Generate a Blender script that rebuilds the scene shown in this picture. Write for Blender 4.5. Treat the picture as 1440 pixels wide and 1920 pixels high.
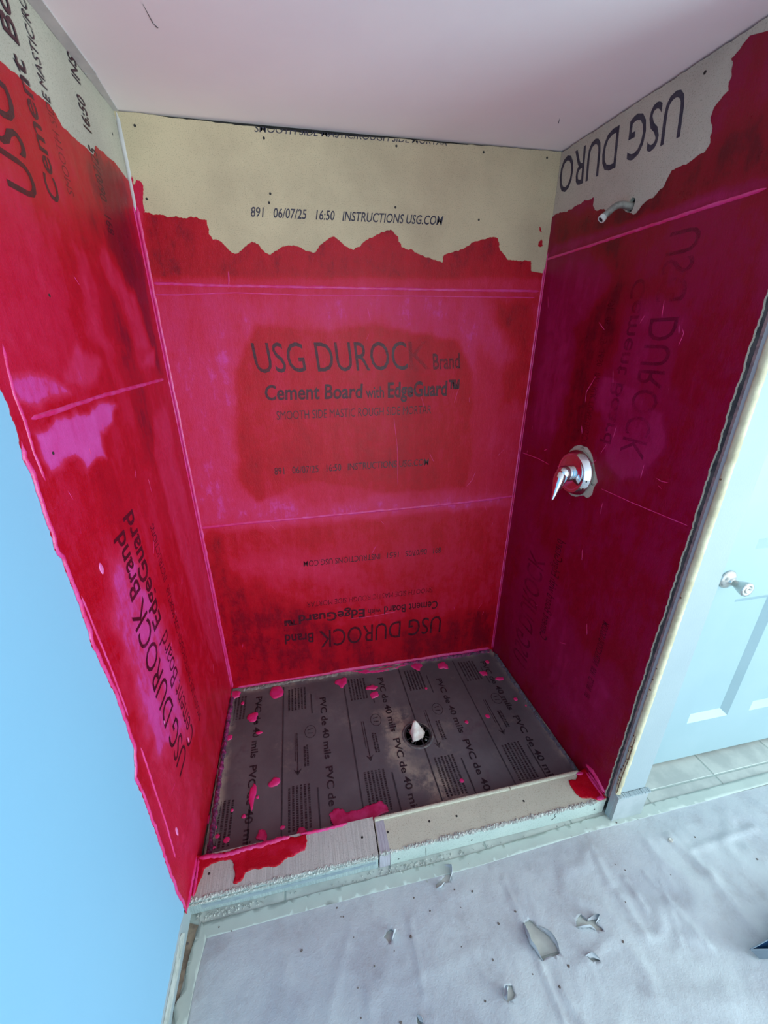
import bpy, math, random
import numpy as np
from mathutils import Vector
from mathutils.geometry import delaunay_2d_cdt

for o in list(bpy.data.objects):
    bpy.data.objects.remove(o, do_unlink=True)
SC = bpy.context.scene
COL = SC.collection
rnd = random.Random(7)

# ------------------------------------------------------------------ camera
cam_d = bpy.data.cameras.new('camera')
cam_d.sensor_fit = 'VERTICAL'
cam_d.sensor_height = 36
cam_d.sensor_width = 27
cam_d.lens = 770.0394 / 1920 * 36
cam_d.clip_start = 0.01
cam = bpy.data.objects.new('camera', cam_d)
cam.location = (0.4275, -1.7318, 1.6536)
cam.rotation_euler = (1.1787, -0.0029, -0.2103)
COL.objects.link(cam)
SC.camera = cam

# ------------------------------------------------------------------ light
def lin(c):
    return tuple(((v/255)/12.92 if v/255 <= .04045 else ((v/255+.055)/1.055)**2.4) for v in c)

W = bpy.data.worlds.new('world'); SC.world = W; W.use_nodes = True
W.node_tree.nodes['Background'].inputs[0].default_value = (0.78, 0.91, 1.0, 1)
W.node_tree.nodes['Background'].inputs[1].default_value = 1.15

def area(name, loc, target, sx, sy, power, color):
    l = bpy.data.lights.new(name, 'AREA'); l.shape = 'RECTANGLE'; l.size = sx; l.size_y = sy
    l.energy = power; l.color = color
    o = bpy.data.objects.new(name, l); o.location = loc
    o.rotation_euler = (Vector(target)-Vector(loc)).to_track_quat('-Z', 'Y').to_euler()
    COL.objects.link(o); return o
area('window_light', (4.1, -3.7, 1.05), (0.1, -0.5, 1.35), 1.9, 2.0, 100, (0.58, 0.88, 1.0))

SC.view_settings.view_transform = 'Standard'
SC.view_settings.look = 'None'
SC.view_settings.exposure = 0.70
SC.view_settings.gamma = 1.0
SC.view_settings.use_curve_mapping = False

D = {
 'back_top': [(-0.0476,2.1292),(-0.0364,2.1313),(-0.0378,2.1038),(-0.0237,2.1267),(-0.016,2.134),(-0.016,2.1121),(-0.0055,2.1251),(0.0036,2.1244),(0.0097,2.1165),(-0.0014,2.0382),(0.0465,2.0379),(0.1106,2.0325),(0.1606,2.035),(0.1898,2.0291),(0.1904,1.9883),(0.2019,1.9735),(0.2222,1.9713),(0.2662,1.9354),(0.3006,1.9558),(0.3294,1.9743),(0.3483,1.9673),(0.3743,1.9412),(0.3864,1.9352),(0.4117,1.9507),(0.4404,1.9647),(0.4703,1.9692),(0.5361,1.9474),(0.5622,1.973),(0.6091,2.001),(0.639,1.9844),(0.6811,1.963),(0.7168,1.9861),(0.7703,2.0148),(0.8219,2.0319),(0.8441,2.0148),(0.863,1.9788),(0.9001,1.9752),(0.953,1.9514),(1.024,1.9347),(1.031,1.9613),(1.1026,1.9833),(1.1481,2.0096),(1.2099,2.0261),(1.2433,2.0241),(1.2509,1.9982),(1.2924,1.955),(1.3434,1.9514),(1.3941,1.9551),(1.4021,1.9183),(1.4553,1.9124)],
 'back_fleck': [(1.4129,2.0703),(1.4206,2.0655),(1.4275,2.0518),(1.4174,2.0566)],
 'back_fleck2': [(1.4229,2.0232),(1.4286,2.0306),(1.4394,2.0077),(1.4186,2.0069)],
 'left_top': [(-0.8082,2.0784),(-0.7148,2.096),(-0.6251,2.115),(-0.5718,2.1184),(-0.5126,2.1168),(-0.4641,2.1213),(-0.4401,2.1148),(-0.4222,2.0996),(-0.3605,2.0997),(-0.3044,2.1016),(-0.2547,2.1041),(-0.2313,2.1308),(-0.1902,2.1334),(-0.1039,2.1376),(-0.0457,2.1209)],
 'left_edge': [(-0.9295,1.5807),(-0.9238,1.5503),(-0.925,1.5134),(-0.9301,1.4945),(-0.935,1.4679),(-0.9299,1.4475),(-0.9287,1.4306),(-0.9296,1.4041),(-0.9322,1.3681),(-0.931,1.3346),(-0.9372,1.2936),(-0.929,1.2756),(-0.9263,1.2305),(-0.9244,1.1672),(-0.9231,1.0947),(-0.9308,1.0593),(-0.924,1.0421),(-0.9189,0.992),(-0.9104,0.912),(-0.9114,0.8295),(-0.9101,0.7236),(-0.9467,0.6707),(-0.9394,0.5821),(-0.9405,0.4427),(-0.9416,0.3432),(-0.9455,0.255),(-0.9363,0.1246),(-0.9259,0.0815)],
 'right_top': [(-0.013,2.1047),(-0.0786,2.1012),(-0.1573,2.1061),(-0.227,2.1082),(-0.2303,2.088),(-0.2526,2.0647),(-0.31,2.0539),(-0.3479,2.0588),(-0.3774,2.0418),(-0.3927,2.0272),(-0.4329,2.0124),(-0.4545,2.0271),(-0.4966,2.0382),(-0.5207,2.0528),(-0.539,2.0868),(-0.5709,2.0886),(-0.6051,2.0923),(-0.6289,2.0954),(-0.6417,2.1122),(-0.6375,2.1415),(-0.6236,2.167),(-0.6305,2.1875),(-0.6565,2.2031),(-0.6554,2.2292),(-0.6419,2.2659),(-0.6607,2.2753),(-0.6762,2.2882),(-0.7134,2.2859),(-0.7475,2.2913)],
 'right_edge': [(-0.8784,1.7836),(-0.8883,1.7035),(-0.8891,1.666),(-0.8897,1.6023),(-0.8855,1.5652),(-0.8822,1.5358),(-0.8875,1.4671),(-0.8887,1.4211),(-0.8893,1.389),(-0.8851,1.3254),(-0.8849,1.2647),(-0.8933,1.2049),(-0.8963,1.1656),(-0.8932,1.1292),(-0.8961,1.0565),(-0.894,0.9568),(-0.8982,0.8906),(-0.8884,0.8294),(-0.8915,0.742),(-0.8909,0.6626),(-0.8938,0.5828),(-0.8933,0.5032),(-0.8932,0.3869),(-0.8926,0.29),(-0.8939,0.1818),(-0.903,0.1063)],
 'valve_hole': [(-0.3424,1.2657),(-0.3647,1.2877),(-0.398,1.2995),(-0.4369,1.2964),(-0.4619,1.2786),(-0.4797,1.2555),(-0.5018,1.2179),(-0.518,1.1908),(-0.5078,1.1692),(-0.5054,1.1395),(-0.4886,1.1187),(-0.4618,1.1197),(-0.4217,1.0988),(-0.3968,1.0965),(-0.3615,1.1044),(-0.3419,1.1137),(-0.3188,1.1472),(-0.3107,1.201)],
 'pipe_slot': [(-0.4048,2.0591),(-0.4113,2.0604),(-0.4205,2.0565),(-0.4242,2.0482),(-0.4224,2.0354),(-0.4157,2.0236),(-0.4039,2.0241),(-0.3962,2.0297),(-0.3971,2.0386),(-0.4002,2.0513)],
 'p_left': [(-0.026,1.7907),(0.2482,1.7965),(0.2912,1.6916),(0.2152,1.5422),(0.1709,1.1186),(0.2172,1.056),(0.5059,0.9715),(0.7492,0.9914),(1.2198,0.9695),(1.4173,0.9549),(1.4519,0.9099),(0.7484,0.8849),(-0.0145,0.9149),(-0.0079,1.3477)],
 'p_top': [(0.0044,1.816),(1.4237,1.8407),(1.3779,1.7409),(1.3696,1.5294),(1.211,1.6165),(1.199,1.4874),(0.9791,1.5548),(0.9295,1.6571),(0.7544,1.7143),(0.5872,1.6939),(0.469,1.7297),(0.287,1.6551),(0.2152,1.5422),(0.0157,1.6895)],
 'p_center': [(0.3123,1.7099),(0.5465,1.6936),(0.7544,1.7143),(0.9508,1.6869),(1.1125,1.6577),(1.1827,1.5315),(1.2215,1.1028),(1.189,1.0124),(0.7991,1.0137),(0.4899,1.0979),(0.2349,1.018),(0.1815,1.1179),(0.2152,1.5422)],
 'p_red_band': [(-0.0046,2.0381),(1.4217,2.1139),(1.4582,1.8955),(-0.0351,1.8552)],
 'p_red_band2': [(1.2027,1.8166),(1.4388,1.8215),(1.454,1.3905),(1.3355,1.3936),(1.3524,1.6585)],
 'p_red_low': [(-0.0054,0.8631),(0.0848,0.88),(0.0782,0.6652),(0.2779,0.5222),(0.7435,0.1886),(0.9858,-0.0016),(-0.0095,0.0114)],
 'p_mag_low': [(0.0892,0.747),(0.3967,0.7682),(0.5427,0.7385),(0.6929,0.5889),(0.7184,0.4927),(0.5858,0.5415),(0.3861,0.627),(0.1292,0.7011)],
 'p_low_dark': [(0.744,0.2582),(1.4374,0.2908),(1.455,-0.0065),(0.7422,0.007)],
 'p_mag1': [(-0.8947,1.6018),(-0.8349,1.6028),(-0.7812,1.5859),(-0.7326,1.5734),(-0.7122,1.5565),(-0.7657,1.5478),(-0.8647,1.552),(-0.8928,1.5631),(-0.8975,1.5831)],
 'p_mag2': [(-0.8858,1.5006),(-0.829,1.506),(-0.7585,1.5114),(-0.6578,1.5118),(-0.5762,1.5143),(-0.5042,1.4973),(-0.5554,1.4637),(-0.6329,1.4527),(-0.6447,1.4087),(-0.6436,1.3974),(-0.6961,1.404),(-0.7345,1.3905),(-0.7459,1.4172),(-0.7765,1.4317),(-0.8261,1.4294),(-0.8875,1.4252),(-0.889,1.4635)],
 'p_mag3': [(-0.6714,1.6228),(-0.6342,1.64),(-0.6142,1.6273),(-0.5565,1.6226),(-0.518,1.6042),(-0.5895,1.5709),(-0.6248,1.5639),(-0.7275,1.5817),(-0.7156,1.6012)],
 'p_mag4': [(-0.3406,1.6127),(-0.2723,1.6231),(-0.241,1.5923),(-0.0921,1.6334),(-0.1324,1.5782),(-0.2528,1.5754),(-0.3744,1.546),(-0.4099,1.5764)],
 'p_upper': [(-0.7231,1.943),(-0.6647,1.88),(-0.6545,1.7351),(-0.6987,1.5908),(-0.8295,1.5994),(-0.9246,1.5893),(-1.0206,1.6529),(-0.9119,1.8527)],
 'p_upper2': [(-0.4977,1.8369),(-0.3218,1.8778),(-0.1686,1.7764),(-0.1236,1.6209),(-0.3579,1.5973),(-0.5079,1.6412),(-0.5719,1.6762)],
 'p_streak': [(-0.7581,1.1702),(-0.6413,1.1432),(-0.6165,1.0393),(-0.5698,0.864),(-0.5366,0.6903),(-0.556,0.5286),(-0.5595,0.3761),(-0.7118,0.4676),(-0.8322,0.5904),(-0.8538,0.7265),(-0.8403,0.8532),(-0.8307,0.9862),(-0.8219,1.1086)],
 'p_red': [(-0.2234,2.0021),(-0.4232,1.9764),(-0.489,1.6898),(-0.4079,1.555),(-0.4234,1.3132),(-0.2591,1.2096),(-0.2651,1.6586),(-0.3946,1.8507)],
 'p_corner': [(-0.2755,2.1243),(-0.0509,2.1259),(-0.0293,1.8828),(-0.0738,1.5496),(-0.2206,1.6538),(-0.2625,1.7684),(-0.3245,1.9253),(-0.3126,2.042)],
 'p_low': [(-0.8127,0.5701),(-0.565,0.1852),(-0.7272,0.084),(-0.9117,0.1475),(-0.9282,0.4782)],
 'p_band': [(-0.1017,1.443),(-0.1088,1.2492),(-0.0241,0.663),(-0.031,0.2123),(-0.1865,0.3522),(-0.2936,0.9193),(-0.3243,1.3062),(-0.261,1.4311)],
 'p_a': [(-0.0201,1.9526),(-0.4323,1.9468),(-0.4136,1.7873),(-0.2546,1.6951),(-0.3209,1.3531),(-0.0948,1.24),(-0.0248,1.6588)],
 'p_b': [(-0.4586,1.7531),(-0.6044,1.7712),(-0.7042,1.7245),(-0.6935,1.6024),(-0.6904,1.4992),(-0.5995,1.4716),(-0.5003,1.5777)],
 'p_c': [(-0.3704,1.5282),(-0.4775,1.5483),(-0.5935,1.5143),(-0.6458,1.4779),(-0.7028,1.4601),(-0.7315,1.4082),(-0.7446,1.3476),(-0.707,1.2817),(-0.6226,1.2257),(-0.5473,1.2598),(-0.4965,1.3732),(-0.461,1.4347),(-0.3802,1.4291)],
 'p_d': [(-0.1871,0.8886),(-0.4973,0.6082),(-0.8068,0.4803),(-0.8665,0.2818),(-0.5558,0.1305),(-0.2045,0.0568),(-0.1072,0.2258)],
 'p_redtop': [(-0.5244,2.0794),(-0.7661,2.1309),(-0.8086,2.0056),(-0.4626,1.9816),(-0.0409,2.0032),(-0.0307,2.1006),(-0.2849,2.057)],
 'p_upmag': [(-0.0149,1.9717),(-0.8194,1.9738),(-0.8122,1.995),(-0.4582,1.9959),(-0.0409,2.0032)],
 'r_left_seam': [(-0.8811,1.5256),(-0.8008,1.5264),(-0.6087,1.5309),(-0.4038,1.5299),(-0.0634,1.529)],
 'r_left_flange': [(-0.8856,1.6531),(-0.8953,1.6122),(-0.9011,1.5699),(-0.8974,1.5247),(-0.9028,1.4692),(-0.8971,1.4124)],
 'r_left_flange2': [(-0.9096,1.1765),(-0.905,1.0999),(-0.8957,0.9752),(-0.8914,0.8138)],
 'r_left_flange3': [(-0.885,0.7048),(-0.887,0.5661),(-0.8885,0.4),(-0.8988,0.2566)],
 'r_back_seam1': [(-0.0184,1.8381),(0.2173,1.8362),(0.5547,1.8398),(0.9662,1.843),(1.4513,1.8492)],
 'r_back_seam1b': [(-0.0234,1.8039),(0.0537,1.804),(0.2506,1.8152),(0.4753,1.8135),(1.4382,1.8254)],
 'r_back_seam2': [(-0.0145,0.9149),(0.1566,0.9194),(0.5033,0.925),(0.902,0.9316),(1.2225,0.939),(1.4579,0.9519)],
 'r_back_tail': [(0.2387,1.8878),(0.236,1.855),(0.2297,1.8215)],
 'r_right_seam1': [(0.0038,1.9618),(-0.2346,1.9636),(-0.4671,1.9673),(-0.6402,1.9701),(-0.8225,1.971)],
 'r_right_seam2': [(-0.0138,1.1762),(-0.1517,1.1814),(-0.2388,1.1765)],
 'r_right_seam3': [(-0.5337,1.1739),(-0.6692,1.1733),(-0.7925,1.1764),(-0.8902,1.1793)],
 'r_right_flange': [(-0.8707,1.813),(-0.8673,1.658),(-0.8721,1.4411),(-0.883,1.2215),(-0.8838,1.0172)],
 'r_drip0': [(-0.6931,1.6986),(-0.7078,1.6783),(-0.6994,1.6376)],
 'r_drip1': [(-0.4089,1.5516),(-0.3726,1.4883),(-0.3775,1.4415)],
 'r_drip2': [(-0.7332,1.2788),(-0.762,1.2727),(-0.8009,1.277)],
 'r_drip3': [(-0.7461,1.2626),(-0.7796,1.2467)],
 'r_drip4': [(-0.3779,1.3795),(-0.3949,1.331)],
 'r_bdrip0': [(1.2431,1.1015),(1.2263,1.05),(1.1944,1.012)],
 'r_bdrip1': [(0.84,1.362),(0.8586,1.222),(0.864,1.0428)],
 'r_bdrip2': [(1.1076,1.3996),(1.1303,1.4885)],
 'r_bdrip3': [(0.6196,0.3454),(0.7446,0.3429),(0.8723,0.3537)],
 't_mastic_top': [(0.3707,2.2756),(1.0204,2.2897),(0.3744,2.2945)],
 't_lot_top': [(0.3326,2.047),(1.0147,2.056),(0.3375,2.0742)],
 't_durock_mid': [(0.2976,1.5432),(0.8988,1.5492),(0.2863,1.6495)],
 't_k_mid': [(0.9057,1.5492),(0.9932,1.5505),(0.896,1.657)],
 't_brand_mid': [(1.0072,1.5503),(1.1252,1.5535),(1.0019,1.6086)],
 't_cement_mid': [(0.3167,1.4409),(0.7052,1.4403),(0.3204,1.4955)],
 't_with_mid': [(0.7209,1.4399),(0.7978,1.4404),(0.7193,1.4846)],
 't_edge_mid': [(0.8138,1.44),(1.1288,1.4442),(0.8134,1.4978)],
 't_mastic_mid': [(0.3545,1.3623),(1.0067,1.3682),(0.3556,1.3962)],
 't_lot_mid': [(0.324,1.1324),(1.0053,1.1358),(0.3248,1.1628)],
 't_durock_low': [(1.1196,0.2891),(0.4624,0.294),(1.1167,0.1832)],
 't_brand_low': [(0.4352,0.2885),(0.2933,0.2988),(0.4317,0.2317)],
 't_cement_low': [(1.0929,0.3888),(0.8009,0.3941),(1.0925,0.3414)],
 't_with_low': [(0.784,0.3867),(0.7171,0.39),(0.784,0.3536)],
 't_edge_low': [(0.7006,0.3957),(0.2974,0.4048),(0.6998,0.3464)],
 't_mastic_low': [(1.0589,0.476),(0.4132,0.4755),(1.0575,0.4468)],
 't_lot_low': [(1.0921,0.7061),(0.414,0.7045),(1.091,0.6761)],
 't_durock_lt': [(-0.6275,1.9063),(-0.6275,2.5263),(-0.7237,1.9063)],
 't_cement_lt': [(-0.5324,1.9256),(-0.5324,2.3456),(-0.5801,1.9256)],
 't_mastic_lt': [(-0.4514,1.9611),(-0.4514,2.5311),(-0.4807,1.9611)],
 't_lot_lt': [(-0.2395,1.9267),(-0.2395,2.6267),(-0.2826,1.9267)],
 't_durock_ll': [(-0.6575,0.3854),(-0.6575,1.0054),(-0.7452,0.3854)],
 't_brand_ll': [(-0.6586,1.0281),(-0.6586,1.2081),(-0.7228,1.0281)],
 't_edge_ll': [(-0.582,0.874),(-0.582,1.234),(-0.6456,0.874)],
 't_cement_ll': [(-0.5648,0.3735),(-0.5648,0.8235),(-0.6395,0.3735)],
 't_mastic_ll': [(-0.4643,0.3434),(-0.4643,1.1434),(-0.4965,0.3434)],
 't_durock_rt': [(-0.5254,2.2683),(-0.0035,2.2801),(-0.5403,2.1593)],
 't_durock_rm': [(-0.6815,1.9343),(-0.6815,1.3143),(-0.5855,1.9343)],
 't_cement_rm': [(-0.5383,1.833),(-0.5383,1.333),(-0.4862,1.833)],
 't_durock_rl': [(-0.1951,0.1383),(-0.1951,0.7583),(-0.3185,0.1383)],
 't_cement_rl': [(-0.3689,0.3969),(-0.3689,0.8969),(-0.421,0.3969)],
 't_lot_rl': [(-0.689,0.3551),(-0.689,0.7151),(-0.717,0.3551)],
 't_lot_rm': [(-0.4256,1.7863),(-0.4256,1.2863),(-0.3965,1.7863)],
 'splats': [(0.0202,-0.0445,0.0323,0.0248),(0.0648,-0.1048,0.0079,0.0102),(0.2279,-0.0637,0.0327,0.0386),(0.1228,-0.2,0.0228,0.0217),(0.158,-0.2932,0.0171,0.0086),(0.0233,-0.2927,0.0144,0.0142),(0.0047,-0.4468,0.0155,0.017),(0.2342,-0.5435,0.0216,0.02),(0.1492,-0.5755,0.0126,0.0483),(0.0764,-0.6214,0.0061,0.0061),(0.1222,-0.6525,0.008,0.0079),(0.0225,-0.6709,0.0078,0.0077),(0.0702,-0.7222,0.0115,0.0108),(0.2662,-0.7225,0.0098,0.0073),(0.5608,-0.0682,0.0281,0.0327),(0.7101,-0.1401,0.0304,0.0176),(0.7151,-0.1874,0.0243,0.0203),(0.9738,-0.0411,0.0294,0.0319),(1.1235,-0.0643,0.0295,0.0283),(1.3178,-0.1658,0.0202,0.0197),(1.3761,-0.088,0.012,0.0127),(0.9818,-0.2009,0.0069,0.0071),(1.4013,-0.3594,0.0107,0.0104),(1.4332,-0.4063,0.0079,0.0084),(1.2179,-0.4247,0.0102,0.0124),(1.1076,-0.435,0.0101,0.0089),(0.9789,-0.6942,0.0087,0.0089),(1.3849,-0.2188,0.0227,0.0116),(0.1684,-0.5901,0.0063,0.0064),(0.0221,-0.7378,0.0151,0.0088),(0.0365,-0.7028,0.0096,0.0074),(-0.0022,-0.6339,0.01,0.0178),(1.4136,-0.0081,0.0279,0.0181)],
 'smear': [(0.4373,-0.7134),(0.4589,-0.6984),(0.4849,-0.7039),(0.5071,-0.7223),(0.563,-0.7184),(0.5971,-0.7136),(0.6406,-0.7066),(0.6603,-0.733),(0.6609,-0.749),(0.5973,-0.7684),(0.517,-0.7682),(0.4519,-0.7691)],
 'smear2': [(0.5169,0.0305),(0.7154,0.0174),(0.9267,0.0107),(0.9493,-0.0194),(0.8143,-0.0401),(0.7002,-0.036),(0.6054,-0.0081)],
 'smear3': [(0.1728,-0.7387),(0.1806,-0.7153),(0.2053,-0.7206),(0.2121,-0.7435),(0.2055,-0.7596)],
 'smear4': [(0.3082,-0.7603),(0.3237,-0.7402),(0.345,-0.7392),(0.3612,-0.768),(0.3419,-0.7745)],
 'curb_left_film': [(-0.0193,-0.7823),(0.0773,-0.79),(0.2178,-0.7952),(0.3541,-0.7934),(0.3551,-0.8142),(0.3469,-0.8406),(0.29,-0.851),(0.2555,-0.8686),(0.1853,-0.8614),(0.1538,-0.8667),(0.1499,-0.8777),(0.13,-0.8923),(0.118,-0.8869),(0.122,-0.8644),(0.1152,-0.8343),(0.0996,-0.817),(0.0406,-0.8169),(0.0237,-0.8256),(0.0111,-0.8643),(0.0027,-0.8947),(-0.0207,-0.902)],
 'curb_right_film': [(1.4283,-0.7929),(1.4788,-0.7806),(1.4745,-0.8869),(1.4788,-0.9021),(1.4421,-0.9045),(1.4077,-0.8891),(1.3811,-0.8815),(1.372,-0.8653),(1.3707,-0.8441),(1.3759,-0.813),(1.4076,-0.8153)],
 'screws': [(0.0383,-0.8437),(0.5438,-0.8422),(0.6352,-0.8443),(0.7903,-0.8413),(0.8934,-0.8446),(1.1619,-0.8472)],
 'tape_left_outer': [(0.0215,-0.9327),(0.0052,-0.9845),(-0.0021,-1.0285),(0.0014,-1.0718),(-0.0115,-1.0949),(-0.0195,-1.1072),(-0.0081,-1.1387),(-0.002,-1.2027)],
 'tape_left_inner': [(0.0416,-0.9764),(0.028,-1.071),(0.0224,-1.1452),(0.019,-1.2072)],
 'tear1': [(0.8127,-0.9475),(0.8292,-0.9585),(0.8257,-0.9779),(0.8137,-0.9961),(0.7982,-0.994),(0.7816,-1.0038),(0.7655,-1.0044),(0.7665,-0.9949),(0.7873,-0.9876),(0.8104,-0.9746)],
 'tear2': [(0.57,-1.0855),(0.5954,-1.0737),(0.6039,-1.0795),(0.5917,-1.0901),(0.5914,-1.0996),(0.5807,-1.1044)],
 'tear3': [(1.0018,-1.1475),(1.0242,-1.1421),(1.0428,-1.1647),(1.0633,-1.1887),(1.0719,-1.2134),(1.0703,-1.2316),(1.0586,-1.2336),(1.0261,-1.2312),(1.0128,-1.2365),(1.0065,-1.2134),(0.998,-1.1954)],
 'tear4': [(1.1645,-1.177),(1.1898,-1.1643),(1.2011,-1.1822),(1.2421,-1.1868),(1.2216,-1.1941),(1.2347,-1.2104),(1.2272,-1.2152),(1.2098,-1.2066),(1.1971,-1.1925),(1.1561,-1.1888)],
 'tear5': [(1.1409,-1.2538),(1.1583,-1.2584),(1.1781,-1.2689),(1.1549,-1.2675)],
 'tear6': [(0.8777,-1.2619),(0.9014,-1.2616),(0.9019,-1.2772),(0.892,-1.2863),(0.8713,-1.2866),(0.8665,-1.2777)],
 'tear7': [(0.6225,-1.2598),(0.6354,-1.2745),(0.6242,-1.2794),(0.6213,-1.2697)],
 'crease': [(0.657,-1.0667),(0.6543,-1.2286),(0.9939,-1.0284),(0.9992,-1.2477),(1.0024,-1.3525),(1.6468,-1.0398),(1.686,-1.165),(1.6896,-1.3367),(1.3453,-1.1452),(1.3511,-1.2481),(1.3485,-1.0051),(1.3394,-1.1121)],
 'bits': [(0.4549,-1.0136),(0.4799,-1.0688),(0.6501,-1.1039),(0.7922,-1.1564),(0.8717,-1.2029),(0.8225,-1.0211),(0.8254,-1.0686),(0.9235,-1.1319),(1.2699,-1.2493),(0.8141,-1.2737),(0.7269,-1.0567),(1.1933,-1.0168),(0.8774,-1.0384),(0.4762,-1.1766),(1.0288,-1.294),(0.5299,-1.1436),(0.5935,-1.1235),(1.0789,-1.2611),(0.9689,-1.2541),(0.9903,-1.1168),(0.6857,-1.0134),(1.4156,-1.0926),(0.5774,-1.2629),(0.476,-1.2332),(1.6395,-1.0502),(1.7368,-1.0579),(1.5573,-1.1348),(1.2714,-1.2486),(1.3495,-1.1691),(1.8858,-1.1621),(1.4158,-1.0916),(1.3944,-1.069),(1.4971,-0.9521),(1.5848,-0.9587),(-0.0105,-0.9776),(0.4372,-0.9866),(0.4476,-1.012),(0.3239,-1.0665),(0.1147,-0.9749),(0.0754,-0.9577)],
 'left_dirt': [(-0.0233,-0.9271),(0.0116,-0.9384),(-0.0138,-1.1085),(-0.0234,-1.1355),(-0.0211,-1.0334)],
}

# ------------------------------------------------------------------ planes of the place
AL, AR, TL, TR, WID, ZF = -0.0131, 0.0312, -0.0144, 0.0074, 1.4493, -0.0238
CT = 0.05                     # curb top
def P3(pl, u, v, o=0.0):
    if pl == 'L': return (-AL*u + TL*v + o, u, v)
    if pl == 'R': return (WID - AR*u + TR*v - o, u, v)
    if pl == 'B': return (u, -o, v)
    if pl == 'P': return (u, v, 0.0 + o)          # pan liner
    if pl == 'C': return (u, v, CT + o)           # curb top
    if pl == 'G': return (u, v, ZF + o)           # room floor
    if pl == 'K': return (u, -0.907 - o, v)       # curb front
    if pl == 'E': return (u, -0.93 - o, v)        # end of the right wall
NRM = {'L': (1,0,0), 'R': (-1,0,0), 'B': (0,-1,0), 'P': (0,0,1), 'C': (0,0,1), 'G': (0,0,1), 'K': (0,-1,0), 'E': (0,-1,0)}
def arrP(pl, uv, o):
    u = uv[:,0]; v = uv[:,1]; o = np.zeros(len(u))+o
    if pl == 'L': return np.stack([-AL*u + TL*v + o, u, v], 1)
    if pl == 'R': return np.stack([WID - AR*u + TR*v - o, u, v], 1)
    if pl == 'B': return np.stack([u, -o, v], 1)
    if pl == 'P': return np.stack([u, v, o], 1)
    if pl == 'C': return np.stack([u, v, CT + o], 1)
    if pl == 'G': return np.stack([u, v, ZF + o], 1)
    if pl == 'K': return np.stack([u, -0.907 - o, v], 1)
    if pl == 'E': return np.stack([u, -0.93 - o, v], 1)
def ceil_z(x): return 2.296 + 0.0085*x

# ------------------------------------------------------------------ noise
_rs = np.random.RandomState(3)
_lat = _rs.rand(64, 64)
def vnoise(x, y, s, k=0):
    x = np.asarray(x)*s + 13.7*k + 100; y = np.asarray(y)*s + 7.3*k + 100
    xi = np.floor(x).astype(int); yi = np.floor(y).astype(int)
    fx = x-xi; fy = y-yi; fx = fx*fx*(3-2*fx); fy = fy*fy*(3-2*fy)
    g = lambda a, b: _lat[a % 64, b % 64]
    return (g(xi,yi)*(1-fx)+g(xi+1,yi)*fx)*(1-fy) + (g(xi,yi+1)*(1-fx)+g(xi+1,yi+1)*fx)*fy
def fbm(x, y, s, o=3, k=0):
    t = 0; a = 1; n = 0
    for i in range(o):
        t = t + a*vnoise(x, y, s*2**i, k+i); n += a; a *= .5
    return t/n
def sstep(a, b, x):
    t = np.clip((x-a)/(b-a), 0, 1); return t*t*(3-2*t)
def segdist(p, a, b):
    a = np.array(a); b = np.array(b); d = b-a
    t = np.clip(((p-a)@d)/max(d@d, 1e-12), 0, 1)
    return np.linalg.norm(p-(a+t[:,None]*d), axis=1)
def inside(p, poly):
    r = np.zeros(len(p), bool); n = len(poly)
    for i in range(n):
        x1, y1 = poly[i]; x2, y2 = poly[(i+1) % n]
        if y1 == y2: continue
        c = ((p[:,1] > min(y1,y2)) & (p[:,1] <= max(y1,y2)))
        xs = x1 + (p[:,1]-y1)*(x2-x1)/(y2-y1)
        r ^= c & (p[:,0] < xs)
    return r
def sdist(p, poly):
    d = np.full(len(p), 9.0)
    for i in range(len(poly)):
        d = np.minimum(d, segdist(p, poly[i], poly[(i+1) % len(poly)]))
    return np.where(inside(p, poly), d, -d)
def jag(pts, step=0.006, amp=0.25, seed=1, closed=False):
    """break an outline into short ragged steps"""
    r = random.Random(seed); pts = list(pts)
    if closed: pts = pts + [pts[0]]
    out = []
    for (a, b) in zip(pts[:-1], pts[1:]):
        seg = [a, b]
        L_ = math.dist(a, b); n = 0
        while L_/2**n > step and n < 7: n += 1
        for k in range(n):
            ns = []
            for p, q in zip(seg[:-1], seg[1:]):
                l = math.dist(p, q); t = r.uniform(-1, 1)*amp*min(l, .022)
                nx, ny = -(q[1]-p[1])/max(l,1e-9), (q[0]-p[0])/max(l,1e-9)
                ns += [p, ((p[0]+q[0])/2+nx*t, (p[1]+q[1])/2+ny*t)]
            seg = ns + [seg[-1]]
        out += seg[:-1]
    if not closed: out.append(pts[-1])
    return out

# ------------------------------------------------------------------ objects
ORG = {}
def tagp(o, label=None, cat=None, group=None, kind=None):
    if label: o['label'] = label
    if cat: o['category'] = cat
    if group: o['group'] = group
    if kind: o['kind'] = kind
    return o
def empty(name, loc, label, cat, group=None, kind=None):
    o = bpy.data.objects.new(name, None); o.location = loc; COL.objects.link(o)
    o.empty_display_size = .05
    ORG[o.name] = Vector(loc)
    return tagp(o, label, cat, group, kind)
def mesh(name, verts, faces, mat, parent=None, smooth=False, mats=None, fmat=None, org=None):
    """verts are given in world metres; origin moves with the parent"""
    base = ORG[parent.name] if parent else Vector((0,0,0))
    own = Vector(org) if org is not None else base
    verts = np.asarray(verts, float) - np.array(own)
    me = bpy.data.meshes.new(name)
    me.from_pydata([tuple(v) for v in verts], [], [tuple(int(i) for i in f) for f in faces])
    for m in (mats or [mat]): me.materials.append(m)
    if fmat is not None:
        for p, k in zip(me.polygons, fmat): p.material_index = k
    if smooth:
        for p in me.polygons: p.use_smooth = True
    me.update()
    o = bpy.data.objects.new(name, me); COL.objects.link(o)
    if parent: o.parent = parent
    o.location = own - base
    ORG[o.name] = own
    return o
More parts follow.
